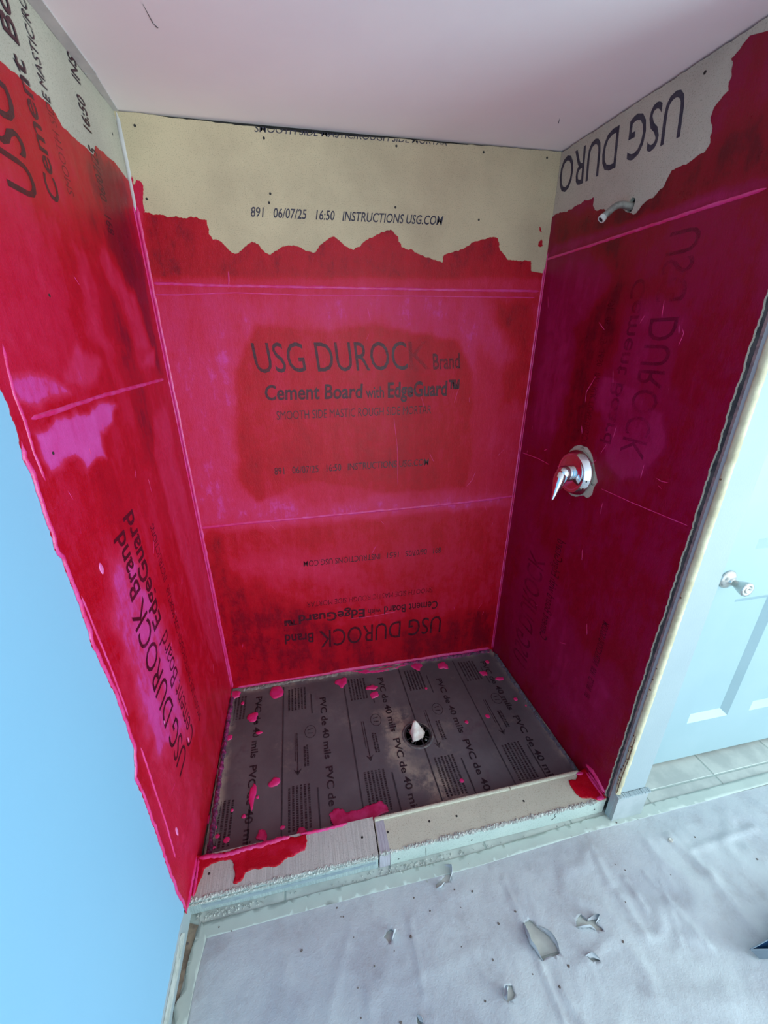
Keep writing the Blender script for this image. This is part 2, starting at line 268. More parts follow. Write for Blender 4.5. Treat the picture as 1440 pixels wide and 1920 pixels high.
class MB:
    def __init__(s): s.v = []; s.f = []; s.m = []
    def add(s, v, f, m=0):
        b = len(s.v); s.v += [tuple(x) for x in v]; s.f += [tuple(i+b for i in g) for g in f]; s.m += [m]*len(f); return s
    def box(s, x0, x1, y0, y1, z0, z1, m=0):
        v = [(x,y,z) for z in (z0,z1) for y in (y0,y1) for x in (x0,x1)]
        return s.add(v, [(0,2,3,1),(4,5,7,6),(0,1,5,4),(2,6,7,3),(0,4,6,2),(1,3,7,5)], m)
    def tube(s, pts, rad, n=12, m=0, cap=True):
        pts = [Vector(p) for p in pts]; rings = []
        rad = rad if hasattr(rad, '__len__') else [rad]*len(pts)
        for i, p in enumerate(pts):
            t = (pts[min(i+1,len(pts)-1)]-pts[max(i-1,0)]).normalized()
            a = t.cross(Vector((0.13,0.27,.95))).normalized(); b = t.cross(a)
            rings.append([p+(a*math.cos(2*math.pi*k/n)+b*math.sin(2*math.pi*k/n))*rad[i] for k in range(n)])
        v = [q for r in rings for q in r]; f = []
        for i in range(len(pts)-1):
            for k in range(n):
                f.append((i*n+k, i*n+(k+1)%n, (i+1)*n+(k+1)%n, (i+1)*n+k))
        if cap: f += [tuple(range(n))[::-1], tuple((len(pts)-1)*n+k for k in range(n))]
        return s.add(v, f, m)
    def lathe(s, c, axis, prof, n=48, m=0):
        """prof: list of (radius, height along axis)"""
        ax = Vector(axis).normalized(); a = ax.cross(Vector((0.1,.3,.9))).normalized(); b = ax.cross(a); c = Vector(c)
        v = []; f = []
        for r, h in prof:
            v += [c+ax*h+(a*math.cos(2*math.pi*k/n)+b*math.sin(2*math.pi*k/n))*max(r,1e-5) for k in range(n)]
        for i in range(len(prof)-1):
            for k in range(n):
                f.append((i*n+k, i*n+(k+1)%n, (i+1)*n+(k+1)%n, (i+1)*n+k))
        return s.add(v, f, m)
    def build(s, name, mat, parent=None, **k):
        mats = mat if isinstance(mat, list) else [mat]
        return mesh(name, s.v, s.f, None, parent, mats=mats, fmat=s.m, **k)

def sheet(name, poly, pl, off, thick, mat, parent, grid=None, holes=(), base=0.0, patches=(), hgt=None, smooth=True, org=None, gridbox=None, fine=None):
    """a slab of real thickness cut to an outline that lies on one plane"""
    pts = list(poly); edges = [(i, (i+1) % len(poly)) for i in range(len(poly))]
    for h in holes:
        b = len(pts); pts += list(h); edges += [(b+i, b+(i+1) % len(h)) for i in range(len(h))]
    if grid:
        P = np.array(poly); lo = P.min(0); hi = P.max(0)
        if gridbox: lo = np.maximum(lo, gridbox[0]); hi = np.minimum(hi, gridbox[1])
        gx, gy = np.meshgrid(np.arange(lo[0]+grid/2, hi[0], grid), np.arange(lo[1]+grid/2, hi[1], grid))
        g = np.stack([gx.ravel(), gy.ravel()], 1)
        g += (np.random.RandomState(5).rand(*g.shape)-.5)*grid*.5
        g = g[inside(g, poly)]
        for h in holes: g = g[~inside(g, h)]
        pts += [tuple(q) for q in g]
    vo, eo, fo, *_ = delaunay_2d_cdt([Vector(p) for p in pts], edges, [], 0, 1e-6)
    V = np.array([tuple(v) for v in vo]); Fc = np.array([tuple(f) for f in fo])
    cen = V[Fc].mean(1); keep = inside(cen, poly)
    for h in holes: keep &= ~inside(cen, h)
    Fc = Fc[keep]
    hh = hgt(V) if hgt is not None else 0.0
    top = arrP(pl, V, off+thick+hh); bot = arrP(pl, V, off)
    # orient
    a, b, c = top[Fc[0,0]], top[Fc[0,1]], top[Fc[0,2]]
    flip = np.dot(np.cross(b-a, c-a), NRM[pl]) < 0
    if flip: Fc = Fc[:, ::-1]
    es = {}
    for f in Fc:
        for i in range(3):
            es[(f[i], f[(i+1)%3])] = 1
    bd = [e for e in es if (e[1], e[0]) not in es]
    ids = sorted({i for e in bd for i in e}); mp = {i: len(V)+k for k, i in enumerate(ids)}
    verts = np.vstack([top, bot[ids]]) if ids else top
    faces = [tuple(f) for f in Fc] + [(e[1], e[0], mp[e[0]], mp[e[1]]) for e in bd]
    o = mesh(name, verts, faces, mat, parent, smooth=False, org=org)
    me = o.data
    if smooth and hgt is not None:
        sm = [True]*len(Fc)+[False]*len(bd)
        me.polygons.foreach_set('use_smooth', sm)
    val = np.full(len(V), float(base))
    for (poly2, value, soft, warp) in patches:
        Q = V + (np.stack([fbm(V[:,0], V[:,1], 18, 3, 4), fbm(V[:,0], V[:,1], 18, 3, 9)], 1)-.5)*warp*2
        w = sstep(-soft, soft, sdist(Q, poly2))
        val = val*(1-w) + value*w
    val = np.concatenate([val, val[ids]]) if ids else val
    at = me.attributes.new('coat', 'FLOAT', 'POINT'); at.data.foreach_set('value', val.astype(np.float32))
    return o

def ridge(pts, pl, w, h, off, seed=1, step=.008, jit=.35):
    """rounded bead of thick coating along a line on a plane; returns verts, faces"""
    r = random.Random(seed); P = []
    for a, b in zip(pts[:-1], pts[1:]):
        n = max(1, int(math.dist(a, b)/step))
        P += [(a[0]+(b[0]-a[0])*i/n, a[1]+(b[1]-a[1])*i/n) for i in range(n)]
    P.append(pts[-1]); v = []; f = []
    prof = [(-.5, 0), (-.36, .55), (-.12, 1), (.12, 1), (.36, .55), (.5, 0)]
    w1 = w2 = 1.0
    for i, p in enumerate(P):
        q = P[min(i+1, len(P)-1)]; s_ = P[max(i-1, 0)]
        t = (q[0]-s_[0], q[1]-s_[1]); l = math.hypot(*t) or 1; n = (-t[1]/l, t[0]/l)
        w1 = .6*w1+.4*(1+r.uniform(-jit, jit)); w2 = .6*w2+.4*(1+r.uniform(-jit, jit))
        end = min(1, (min(i, len(P)-1-i)+.4)/2.5)
        for k, (a, b) in enumerate(prof):
            ww = w*end*(w1 if a < 0 else w2)
            v.append(P3(pl, p[0]+n[0]*a*ww, p[1]+n[1]*a*ww, off+b*h*end*(.8+.4*r.random())))
        if i:
            b0 = (i-1)*6; b1 = i*6
            for k in range(5): f.append((b0+k, b0+k+1, b1+k+1, b1+k))
    return v, f
def fix_normals(o):
    import bmesh
    bm = bmesh.new(); bm.from_mesh(o.data); bmesh.ops.recalc_face_normals(bm, faces=bm.faces); bm.to_mesh(o.data); bm.free()

# ------------------------------------------------------------------ materials
MATS = {}
class NT:
    def __init__(s, name):
        s.m = bpy.data.materials.new(name); s.m.use_nodes = True; s.t = s.m.node_tree
        s.p = s.t.nodes['Principled BSDF']; s.out = s.t.nodes['Material Output']
        s.tc = s.n('ShaderNodeTexCoord')
    def n(s, ty, **k):
        x = s.t.nodes.new(ty)
        for a, b in k.items(): setattr(x, a, b)
        return x
    def l(s, a, b): s.t.links.new(a, b)
    def coord(s, scale=(1,1,1)):
        mp = s.n('ShaderNodeMapping'); mp.inputs['Scale'].default_value = scale
        s.l(s.tc.outputs['Object'], mp.inputs[0]); return mp.outputs[0]
    def noise(s, scale, detail=3, rough=.55, sc=(1,1,1)):
        x = s.n('ShaderNodeTexNoise'); x.inputs['Scale'].default_value = scale
        x.inputs['Detail'].default_value = detail; x.inputs['Roughness'].default_value = rough
        s.l(s.coord(sc), x.inputs['Vector']); return x.outputs[0]
    def ramp(s, src, a, b, lo=0.0, hi=1.0):
        x = s.n('ShaderNodeMapRange'); x.interpolation_type = 'SMOOTHSTEP'
        for i, v in zip((1,2,3,4), (a,b,lo,hi)): x.inputs[i].default_value = v
        s.l(src, x.inputs[0]); return x.outputs[0]
    def mix(s, fac, a, b):
        x = s.n('ShaderNodeMix', data_type='RGBA')
        if isinstance(fac, (int, float)): x.inputs[0].default_value = fac
        else: s.l(fac, x.inputs[0])
        for i, c in ((6, a), (7, b)):
            if isinstance(c, tuple): x.inputs[i].default_value = (*c[:3], 1)
            else: s.l(c, x.inputs[i])
        return x.outputs[2]
    def math(s, op, a, b=None):
        x = s.n('ShaderNodeMath', operation=op)
        for i, c in ((0, a), (1, b)):
            if c is None: continue
            if isinstance(c, (int, float)): x.inputs[i].default_value = c
            else: s.l(c, x.inputs[i])
        return x.outputs[0]
    def base(s, c):
        if isinstance(c, tuple): s.p.inputs['Base Color'].default_value = (*c[:3], 1)
        else: s.l(c, s.p.inputs['Base Color'])
    def rough(s, c):
        if isinstance(c, (int, float)): s.p.inputs['Roughness'].default_value = c
        else: s.l(c, s.p.inputs['Roughness'])
    def bump(s, h, strength=.3, dist=.002):
        b = s.n('ShaderNodeBump'); b.inputs['Strength'].default_value = strength; b.inputs['Distance'].default_value = dist
        s.l(h, b.inputs['Height']); s.l(b.outputs[0], s.p.inputs['Normal'])

def simple(name, c1, c2=None, rough=.6, scale=8, bump=.15, bscale=80, dist=.001, lo=.35, hi=.65, metallic=0, sc=(1,1,1), bsc=(1,1,1), spec=None):
    k = NT(name)
    k.base(k.mix(k.ramp(k.noise(scale, 4, sc=sc), lo, hi), lin(c1), lin(c2 or c1)))
    k.rough(rough); k.p.inputs['Metallic'].default_value = metallic
    if spec is not None: k.p.inputs['Specular IOR Level'].default_value = spec
    if bump: k.bump(k.noise(bscale, 4, sc=bsc), bump, dist)
    MATS[name] = k.m; return k.m

def film_mat(name, streak, pal):
    """brushed-on membrane: thin coats dry deep red, thicker ones stay pink"""
    k = NT(name)
    a = k.n('ShaderNodeAttribute', attribute_name='coat').outputs['Fac']
    n1 = k.noise(4, 5, .65); n2 = k.noise(26, 6, .75); n3 = k.noise(3.0, 6, .8, streak)
    n4 = k.noise(9, 5, .7, (1.6, 1.6, .6))
    s = k.math('ADD', a, k.math('MULTIPLY', k.math('SUBTRACT', n1, .5), .8))
    s = k.math('ADD', s, k.math('MULTIPLY', k.math('SUBTRACT', n2, .5), .55))
    s = k.math('ADD', s, k.math('MULTIPLY', k.math('SUBTRACT', n3, .5), .8))
    s = k.math('ADD', s, k.math('MULTIPLY', k.math('SUBTRACT', n4, .5), .7))
    cr = k.n('ShaderNodeValToRGB'); cr.color_ramp.interpolation = 'LINEAR'
    mr = k.n('ShaderNodeMapRange'); 
    for i_, v_ in zip((1,2,3,4), (-.6, 1.4, 0, 1)): mr.inputs[i_].default_value = v_
    k.l(s, mr.inputs[0]); k.l(mr.outputs[0], cr.inputs[0])
    el = cr.color_ramp.elements
    while len(el) < len(pal): el.new(.5)
    for e, (p_, c_) in zip(el, pal): e.position = p_; e.color = (*lin(c_), 1)
    c = cr.outputs[0]
    fine = k.noise(520, 3, .7)
    c = k.mix(k.math('MULTIPLY', k.ramp(fine, .56, .70), .22), c, lin(pal[-1][1]))
    c = k.mix(k.math('MULTIPLY', k.ramp(k.noise(300, 3, .7), .58, .72), .25), c, lin(pal[0][1]))
    k.base(c)
    k.rough(k.ramp(k.math('ADD', n2, k.math('MULTIPLY', a, .15)), .3, .8, .27, .50))
    k.p.inputs['Specular IOR Level'].default_value = .27
    hb = k.math('ADD', k.math('MULTIPLY', k.noise(1.2, 6, .75, tuple(60*x for x in streak)), .7), k.math('MULTIPLY', n3, 1.0))
    hb = k.math('ADD', hb, k.math('MULTIPLY', n2, .9))
    hb = k.math('ADD', hb, k.math('MULTIPLY', fine, .12))
    k.bump(hb, .5, .0024)
    MATS[name] = k.m; return k.m
PAL = [(.0, (104, 1, 20)), (.16, (132, 1, 21)), (.24, (166, 2, 21)), (.38, (183, 6, 28)), (.43, (188, 16, 46)), (.55, (194, 25, 59)), (.61, (198, 33, 70)), (.74, (201, 42, 89)), (.82, (207, 61, 138)), (1.0, (215, 80, 164))]
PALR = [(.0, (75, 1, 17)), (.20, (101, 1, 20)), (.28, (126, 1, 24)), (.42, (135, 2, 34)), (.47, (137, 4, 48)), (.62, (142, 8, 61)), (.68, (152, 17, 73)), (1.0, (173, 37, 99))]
FILM_B = film_mat('pink_membrane_back', (5, 5, 1.2), PAL)
FILM_S = film_mat('pink_membrane_left', (5, 5, 1.0), PAL)
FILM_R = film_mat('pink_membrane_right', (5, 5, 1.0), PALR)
FILM_C = film_mat('pink_membrane_curb', (3, 3, 3), PAL)
def pinkwet(name, c1, c2, r):
    return simple(name, c1, c2, rough=r, scale=30, bump=.4, bscale=160, dist=.002)
PINK = pinkwet('hot_pink_bead', (210, 38, 104), (214, 61, 133), .33)
BLOB = pinkwet('hot_pink_blob', (218, 37, 105), (222, 48, 124), .38)
BLOB_D = pinkwet('pink_smear', (189, 27, 88), (208, 55, 119), .45)

def board_mat(name, c1, c2, spk, stripe=None):
    k = NT(name)
    c = k.mix(k.ramp(k.noise(3, 5, .65), .3, .7), lin(c1), lin(c2))
    c = k.mix(k.math('MULTIPLY', k.ramp(k.noise(330, 3, .7), .54, .66), .5), c, lin(spk))
    c = k.mix(k.math('MULTIPLY', k.ramp(k.noise(90, 3, .6), .66, .8), .5), c, lin(tuple(min(255, x+30) for x in c1)))
    if stripe:
        st = k.noise(2.0, 3, .7, stripe)
        c = k.mix(k.math('MULTIPLY', k.ramp(st, .38, .62), .45), c, lin(tuple(max(0, x-45) for x in c1)))
        k.bump(st, .5, .002)
    else: k.bump(k.noise(350, 4, .6), .25, .0008)
    k.base(c); k.rough(.85); k.p.inputs['Specular IOR Level'].default_value = .15
    MATS[name] = k.m; return k.m
BOARD = board_mat('cement_board_smooth', (208, 187, 153), (188, 168, 138), (120, 108, 92))
BOARDS = board_mat('cement_board_side', (196, 188, 170), (180, 172, 156), (120, 110, 98))
BOARD_R = board_mat('cement_board_rough', (200, 192, 184), (182, 176, 172), (120, 112, 110), (150, 3, 3))
BOARD_C = board_mat('curb_board_smooth', (200, 192, 172), (186, 178, 160), (130, 112, 96))
BOARD_F = board_mat('curb_front_board', (190, 196, 186), (174, 184, 176), (120, 124, 118))
BOARD_FR = board_mat('curb_front_board_rough', (176, 186, 182), (150, 164, 164), (110, 120, 120), (120, 3, 3))
CRUMB = simple('crumbled_cement', (226, 224, 214), (168, 168, 160), rough=.95, scale=160, bump=1, bscale=300, dist=.003, lo=.3, hi=.55)
DARK = simple('dark_gap', (30, 26, 26), (46, 42, 40), rough=.95)
CORE = simple('dark_wall_core', (52, 52, 56), (80, 78, 78), rough=.95, scale=30)
BLUE = simple('pale_blue_wall_paint', (140, 190, 218), (136, 187, 216), rough=.55, scale=1.2, bump=.12, bscale=140, dist=.0012, lo=.2, hi=.8)
WHITE = simple('white_wall_paint', (164, 174, 176), (157, 168, 171), rough=.55, scale=3, bump=.35, bscale=170, dist=.0015)
CEIL = simple('ceiling_paint', (255, 240, 238), (250, 235, 235), rough=.8, scale=2.2, bump=.15, bscale=120, dist=.001)
CEILT = simple('ceiling_edge_compound', (205, 196, 192), (190, 182, 180), rough=.8, scale=14, bump=.3, bscale=120)
BEAD = simple('bare_drywall_edge', (205, 192, 161), (186, 172, 141), rough=.8, scale=24, bump=.5, bscale=90, dist=.003)
RUST = simple('rusty_edge', (130, 88, 60), (70, 50, 42), rough=.9, scale=120)
DOORW = simple('door_white_paint', (156, 177, 182), (152, 174, 179), rough=.35, scale=3, bump=.05, bscale=200)
NICKEL = simple('satin_nickel', (205, 205, 200), (190, 192, 190), rough=.25, metallic=1, bump=0)
CHROME = simple('chrome', (225, 225, 228), (225, 225, 228), rough=.07, metallic=1, bump=0)
GREYPIPE = simple('weathered_pipe', (160, 156, 146), (132, 128, 120), rough=.5, metallic=.4, scale=40)
PTFE = simple('white_thread_tape', (225, 222, 215), (200, 198, 190), rough=.6, scale=60)
BLACK = simple('black_plastic', (30, 30, 32), (52, 52, 54), rough=.45, scale=60)
TAN = simple('bare_subfloor', (150, 132, 112), (112, 96, 82), rough=.9, scale=30, bump=.5)
RAG = simple('stained_cloth', (228, 214, 204), (206, 178, 168), rough=.9, scale=30, bump=.6, bscale=60, dist=.003)
TAPE = simple('masking_tape', (184, 191, 181), (177, 184, 175), rough=.55, scale=10, bump=.3, bscale=70)
TRAYM = simple('grey_tray_metal', (100, 112, 124), (84, 96, 108), rough=.4, metallic=.3)
TRAYI = simple('dark_blue_tray_lining', (18, 52, 88), (30, 74, 112), rough=.4)
MESHT = simple('mesh_tape', (184, 178, 184), (160, 150, 158), rough=.7, scale=3, sc=(220, 6, 6), bump=.4, bscale=3, bsc=(200, 200, 6))
INK = simple('board_ink', (52, 46, 62), (70, 64, 74), rough=.8, scale=60, bump=0)
LINK = simple('liner_ink', (40, 36, 42), (54, 50, 56), rough=.6, scale=60, bump=0)
GROUT = simple('grout', (176, 184, 176), (160, 168, 160), rough=.9, scale=40)
TILE = simple('stone_look_tile', (190, 190, 181), (170, 171, 164), rough=.45, scale=12, bump=.15, bscale=60)
def paper_mat():  # mottled grey paper
    k = NT('builders_paper')
    c = k.mix(k.ramp(k.noise(2.2, 5, .65), .35, .7), lin((190, 192, 192)), lin((168, 168, 174)))
    c = k.mix(k.math('MULTIPLY', k.ramp(k.noise(9, 6, .72), .48, .72), .45), c, lin((154, 146, 146)))
    c = k.mix(k.math('MULTIPLY', k.ramp(k.noise(160, 3, .6), .66, .8), .3), c, lin((220, 222, 220)))
    k.base(c); k.rough(.62); k.bump(k.math('ADD', k.noise(20, 7, .68), k.math('MULTIPLY', k.noise(240, 3, .6), .2)), .45, .007)
    return k.m
PAPER = paper_mat()
PAPERB = simple('paper_underside', (150, 122, 104), (120, 96, 82), rough=.8, scale=30)
def liner_mat():
    k = NT('grey_pvc_liner')
    c = k.mix(k.ramp(k.noise(4, 5, .65), .35, .7), lin((84, 80, 84)), lin((100, 95, 98)))
    dust = k.ramp(k.noise(5.5, 6, .72), .56, .78)
    c = k.mix(k.math('MULTIPLY', dust, .6), c, lin((150, 136, 124)))
    c = k.mix(k.math('MULTIPLY', k.ramp(k.noise(3.1, 5, .7, (1.2, 1, 1)), .60, .72), .5), c, lin((72, 52, 66)))
    a = k.n('ShaderNodeAttribute', attribute_name='coat').outputs['Fac']
    k2 = k.math('MULTIPLY', a, k.ramp(k.noise(14, 6, .75), .38, .6))
    c = k.mix(k2, c, lin((164, 150, 134)))
    k.base(c); k.rough(k.ramp(dust, 0, 1, .36, .7)); k.bump(k.noise(9, 5, .6), .5, .006)
    return k.m
LINER = liner_mat()
def ink_coated(name, col, fa, fb, sc=14):
    """print showing through the membrane: fades where the coat is thick"""
    k = NT(name); k.base(lin(col)); k.rough(.4)
    tr = k.n('ShaderNodeBsdfTransparent'); mx = k.n('ShaderNodeMixShader')
    f = k.ramp(k.math('ADD', k.math('MULTIPLY', k.noise(sc, 4, .7), .7), k.math('MULTIPLY', k.noise(260, 2, .6), .3)), .34, .62, fa, fb)
    k.l(f, mx.inputs[0]); k.l(tr.outputs[0], mx.inputs[1]); k.l(k.p.outputs[0], mx.inputs[2]); k.l(mx.outputs[0], k.out.inputs[0])
    MATS[name] = k.m; return k.m
INK_C = ink_coated('print_under_membrane', (66, 8, 28), .58, .98)
INK_F = ink_coated('faint_print_under_membrane', (66, 6, 30), .32, .8, 10)
INK_V = ink_coated('very_faint_print', (60, 2, 30), .0, .38, 8)

# ------------------------------------------------------------------ lettering
_cap = {}
def text_verts(s, off):
    cu = bpy.data.curves.new('t', 'FONT'); cu.body = s; cu.offset = off; cu.resolution_u = 3
    o = bpy.data.objects.new('t', cu); COL.objects.link(o)
    dg = bpy.context.evaluated_depsgraph_get(); dg.update()
    me = bpy.data.meshes.new_from_object(o.evaluated_get(dg))
    V = np.array([tuple(v.co)[:2] for v in me.vertices]); Fc = [tuple(p.vertices) for p in me.polygons]
    bpy.data.objects.remove(o); bpy.data.meshes.remove(me); bpy.data.curves.remove(cu)
    return V, Fc
def text_on(pl, key, s, mat, parent, off, bold=0.0, name='printed_lettering', pts=None, clip=None, label=None):
    a, b, c = [np.array(x) for x in (pts or D['t_'+key])]
    V, Fc = text_verts(s, bold)
    if 'cap' not in _cap: _cap['cap'] = text_verts('H', 0)[0][:,1].max()
    x0 = V[:,0].min(); x1 = V[:,0].max()
    u = (V[:,0]-x0)/(x1-x0); w = V[:,1]/_cap['cap']
    Q = a + u[:,None]*(b-a) + w[:,None]*(c-a)
    P = arrP(pl, Q, off)
    e = np.cross(arrP(pl, np.array([b]), 0)[0]-arrP(pl, np.array([a]), 0)[0], arrP(pl, np.array([c]), 0)[0]-arrP(pl, np.array([a]), 0)[0])
    if np.dot(e, NRM[pl]) < 0: Fc = [f[::-1] for f in Fc]
    o = mesh(name, P, Fc, mat, parent)
    if clip:
        import bmesh
        bm = bmesh.new(); bm.from_mesh(o.data)
        bmesh.ops.bisect_plane(bm, geom=bm.verts[:]+bm.edges[:]+bm.faces[:], plane_co=clip[0], plane_no=clip[1], clear_outer=True)
        bm.to_mesh(o.data); bm.free()
    if label: o['label'] = label
    return o

# ================================================================== the setting
# ---- floor: grout bed with square tiles
mb = MB(); mb.box(-.3, 3.6, -3.2, .12, ZF-.12, ZF-.0018, 0)
xs = [1.33+.352*i for i in range(-5, 7)]; ys = [-.876+.352*j for j in range(-7, 4)]
for x in xs:
    for y in ys:
        x0, x1, y0, y1 = x+.003, x+.349, y+.003, y+.349
        x0 = max(x0, .012); x1 = min(x1, 3.6); y0 = max(y0, -3.2)
        if y0 > -.93 and x0 < 1.6:
            y1 = min(y1, -.909)
            if x1 > 1.6: x1 = x1
        if y1-y0 < .01 or x1-x0 < .01: continue
        h = .0015
        mb.add([(x0,y0,ZF-.002),(x1,y0,ZF-.002),(x1,y1,ZF-.002),(x0,y1,ZF-.002),(x0+h,y0+h,ZF),(x1-h,y0+h,ZF),(x1-h,y1-h,ZF),(x0+h,y1-h,ZF)],
               [(4,5,6,7),(0,1,5,4),(1,2,6,5),(2,3,7,6),(3,0,4,7)], 1)
tagp(mb.build('floor', [GROUT, TILE]), 'pale grey stone-look floor tiles with thin grout lines outside the shower', 'floor', kind='structure')

# ---- ceiling
v = []
for z in (0, .12):
    for y in (-3.2, .12):
        for x in (-.3, 3.6): v.append((x, y, ceil_z(x)+z))
o = mesh('ceiling', v, [(0,2,3,1),(4,5,7,6),(0,1,5,4),(2,6,7,3),(0,4,6,2),(1,3,7,5)], CEIL)
tagp(o, 'flat pinkish white ceiling over the shower', 'ceiling', kind='structure')
mb = MB()
for ya, yb, w0, w1 in ((-.19, .0, .027, .012), (-1.6, -.192, .031, .029)):
    xa = P3('L', ya, 2.28)[0]; xb = P3('L', yb, 2.28)[0]
    z = ceil_z(0)
    mb.add([(xa, ya, z-.004), (xa+w0 if ya > -1 else xa+w0, ya, z-.004), (xb+w1, yb, z-.004), (xb, yb, z-.004),
            (xa, ya, z+.003), (xa+w0, ya, z+.003), (xb+w1, yb, z+.003), (xb, yb, z+.003)],
           [(0,3,2,1),(0,1,5,4),(1,2,6,5),(2,3,7,6),(3,0,4,7)], 0)
tagp(mb.build('trim_1', CEILT), 'narrow bare strip of ceiling edge above the left shower wall', 'trim', kind='structure')
mb = MB()
for a, b, w in [((.186, -.47), (.190, -.415), .0025), ((.190, -.415), (.196, -.40), .004), ((1.315, -.215), (1.33, -.185), .003)]:
    d = Vector((b[0]-a[0], b[1]-a[1])); n = Vector((-d.y, d.x)).normalized()*w/2
    z = ceil_z(a[0])-.0008
    mb.add([(a[0]-n.x*.3, a[1]-n.y*.3, z), (b[0]-n.x, b[1]-n.y, z), (b[0]+n.x, b[1]+n.y, z), (a[0]+n.x*.3, a[1]+n.y*.3, z)], [(0,1,2,3)])
mb.build('scuff_mark', simple('scuff', (110, 100, 104), rough=.8, bump=0), bpy.data.objects['ceiling'])

# ---- left wall: painted drywall in front, recess behind the boards
mb = MB()
def wallbox(mb, pl, u0, u1, z0, z1, o_in, depth, m=0):
    v = []
    for (u, z) in ((u0,z0),(u1,z0),(u1,z1),(u0,z1)): v.append(P3(pl, u, z, o_in))
    for (u, z) in ((u0,z0),(u1,z0),(u1,z1),(u0,z1)): v.append(P3(pl, u, z, o_in-depth))
    f = [(0,1,2,3),(7,6,5,4),(0,4,5,1),(1,5,6,2),(2,6,7,3),(3,7,4,0)]
    if pl == 'L': f = f
    return mb.add(v, f, m)
wallbox(mb, 'L', -3.2, -.903, .072, 2.296, 0, .12, 0)
wallbox(mb, 'L', -.903, .1, ZF-.02, 2.296, -.0135, .1065, 1)
wallbox(mb, 'L', -3.2, -.903, ZF, .072, -.004, .116, 2)
o = mb.build('wall_left', [BLUE, DARK, WHITE]); fix_normals(o)
WL = tagp(o, 'left wall: blue painted drywall, then pink coated cement board inside the shower', 'wall', kind='structure')
# residue where the old base was pulled off
res = jag([(-1.9, .072), (-1.4, .074), (-1.2, .07), (-1.08, .074), (-.99, .066), (-.962, .052)], .008, .12, 4)
mb = MB(); prev = None; r2 = random.Random(5)
o = sheet('old_adhesive_patch', [(-.965, .01), (-.98, .045), (-1.0, .058), (-1.04, .05), (-1.2, .052), (-1.5, .055), (-1.9, .05), (-1.9, .012), (-1.5, .006), (-1.2, .012), (-1.05, .004)],
      'L', -.004, .0015, simple('old_adhesive', (168, 172, 164), (196, 198, 190), rough=.8, scale=40, bump=.8, bscale=90, dist=.004), WL)
v, f = ridge([(-.962, .075), (-1.1, .077), (-1.3, .076), (-1.9, .076)], 'L', .010, .003, 0, 3, .006, .5)
o = mesh('torn_paint_edge', v, f, WHITE, WL, smooth=True); fix_normals(o)

# ---- back wall
mb = MB(); mb.box(-.08, 1.6, .0135, .12, ZF-.02, 2.31, 0)
WB = tagp(mb.build('wall_back', [DARK]), 'back shower wall of cement boards half covered in pink membrane', 'wall', kind='structure')
# ---- right wall
mb = MB()
wallbox(mb, 'R', -.913, .1, ZF-.02, 2.31, -.0135, .09, 0)
o = mb.build('wall_right', [CORE]); fix_normals(o)
WR = tagp(o, 'right shower wall with pink coated cement board and a raw front edge', 'wall', kind='structure')
# white end of the right wall
def xR(y, z, o=0): return P3('R', y, z, o)[0]
v = []
for z in (ZF, 2.31):
    for (x, y) in ((xR(-.93, z, -.0005), -.93), (1.603, -.93), (1.603, .1), (1.585, .1), (1.585, -.912), (xR(-.912, z, -.0005), -.912)): v.append((x, y, z))
o = mesh('wall_end_face', v, [(0,1,7,6),(1,2,8,7),(2,3,9,8),(3,4,10,9),(4,5,11,10),(5,0,6,11),(5,4,3,2,1,0),(6,7,8,9,10,11)], WHITE, WR); fix_normals(o)
o['label'] = 'white painted end of the wall'
# bare beige edge
re = random.Random(8)
v = []; f = []; N = 240
for i in range(N+1):
    z = ZF+.14 + (2.305-ZF-.14)*i/N
    low = max(0, 1-(z-.1)/.35)
    ya = -.920 + re.uniform(-.0008, .0008) + .004*low*math.sin(z*40) ; yb = -.9325 + re.uniform(-.0006, .0006) + low*.004*abs(math.sin(z*55))
    for (y, oo) in ((ya, -.002), (ya-.003, .0020), (ya-.007, .0030), (yb-.002, .0016), (yb-.0055, -.0035), (yb-.005, -.014), (yb+.001, -.017)): v.append(P3('R', y, z, oo))
    if i:
        for k in range(6): f.append(((i-1)*7+k, (i-1)*7+k+1, i*7+k+1, i*7+k))
o = mesh('bare_corner_edge', v, f, BEAD, WR, smooth=True); fix_normals(o); o['label'] = 'bare beige edge'
# rust spots and old nail holes along it
mb = MB()
for z in (1.33, .97, .705, .66, .62, .59, .41, .36, .335, .30, .285, .26, .235, .20, .185, .165):
    y = -.927 + re.uniform(-.004, .006); rr = re.uniform(.0015, .0035)
    c = P3('R', y, z, .0038); mb.lathe(c, (-1,0,0), [(rr, -.002), (rr*re.uniform(.8,1), .0003), (0, .0005)], 8)
mb.build('rust_spot', RUST, WR)
# chipped brown edge at the foot of the bead
v, f = ridge([(-.932, .12), (-.931, .2), (-.9335, .3), (-.932, .42)], 'R', .004, .002, .001, 9, .004, .7)
o = mesh('chipped_paint_edge', v, f, RUST, WR); fix_normals(o)

LEDGE = simple('torn_paper_ledge', (150, 122, 120), (112, 96, 98), rough=.9, scale=50)
wallbox(mb := MB(), 'R', -.922, -.9045, .06, 2.30, -.0006, .010, 0)
o = mb.build('torn_ledge', LEDGE, WR); fix_normals(o)
# ---- base tile at the wall end
mb = MB(); mb.box(xR(-.93, .05)+.003, 1.612, -.944, -.93, ZF, .108); mb.box(1.603, 1.612, -.93, -.80, ZF, .108)
mb2 = tagp(mb.build('baseboard_right', simple('base_tile', (172, 176, 176), (158, 163, 163), rough=.4, scale=14)), 'grey tile baseboard at the foot of the white wall end', 'baseboard', kind='structure')
v, f = [], []
mb = MB()
for i in range(34):
    x = 1.482+.13*i/33; mb.box(x-.0035, x+.0035, -.9465-rnd.random()*.002, -.932, .107, .1115+rnd.random()*.0035)
mb.build('caulk_line', WHITE, mb2)

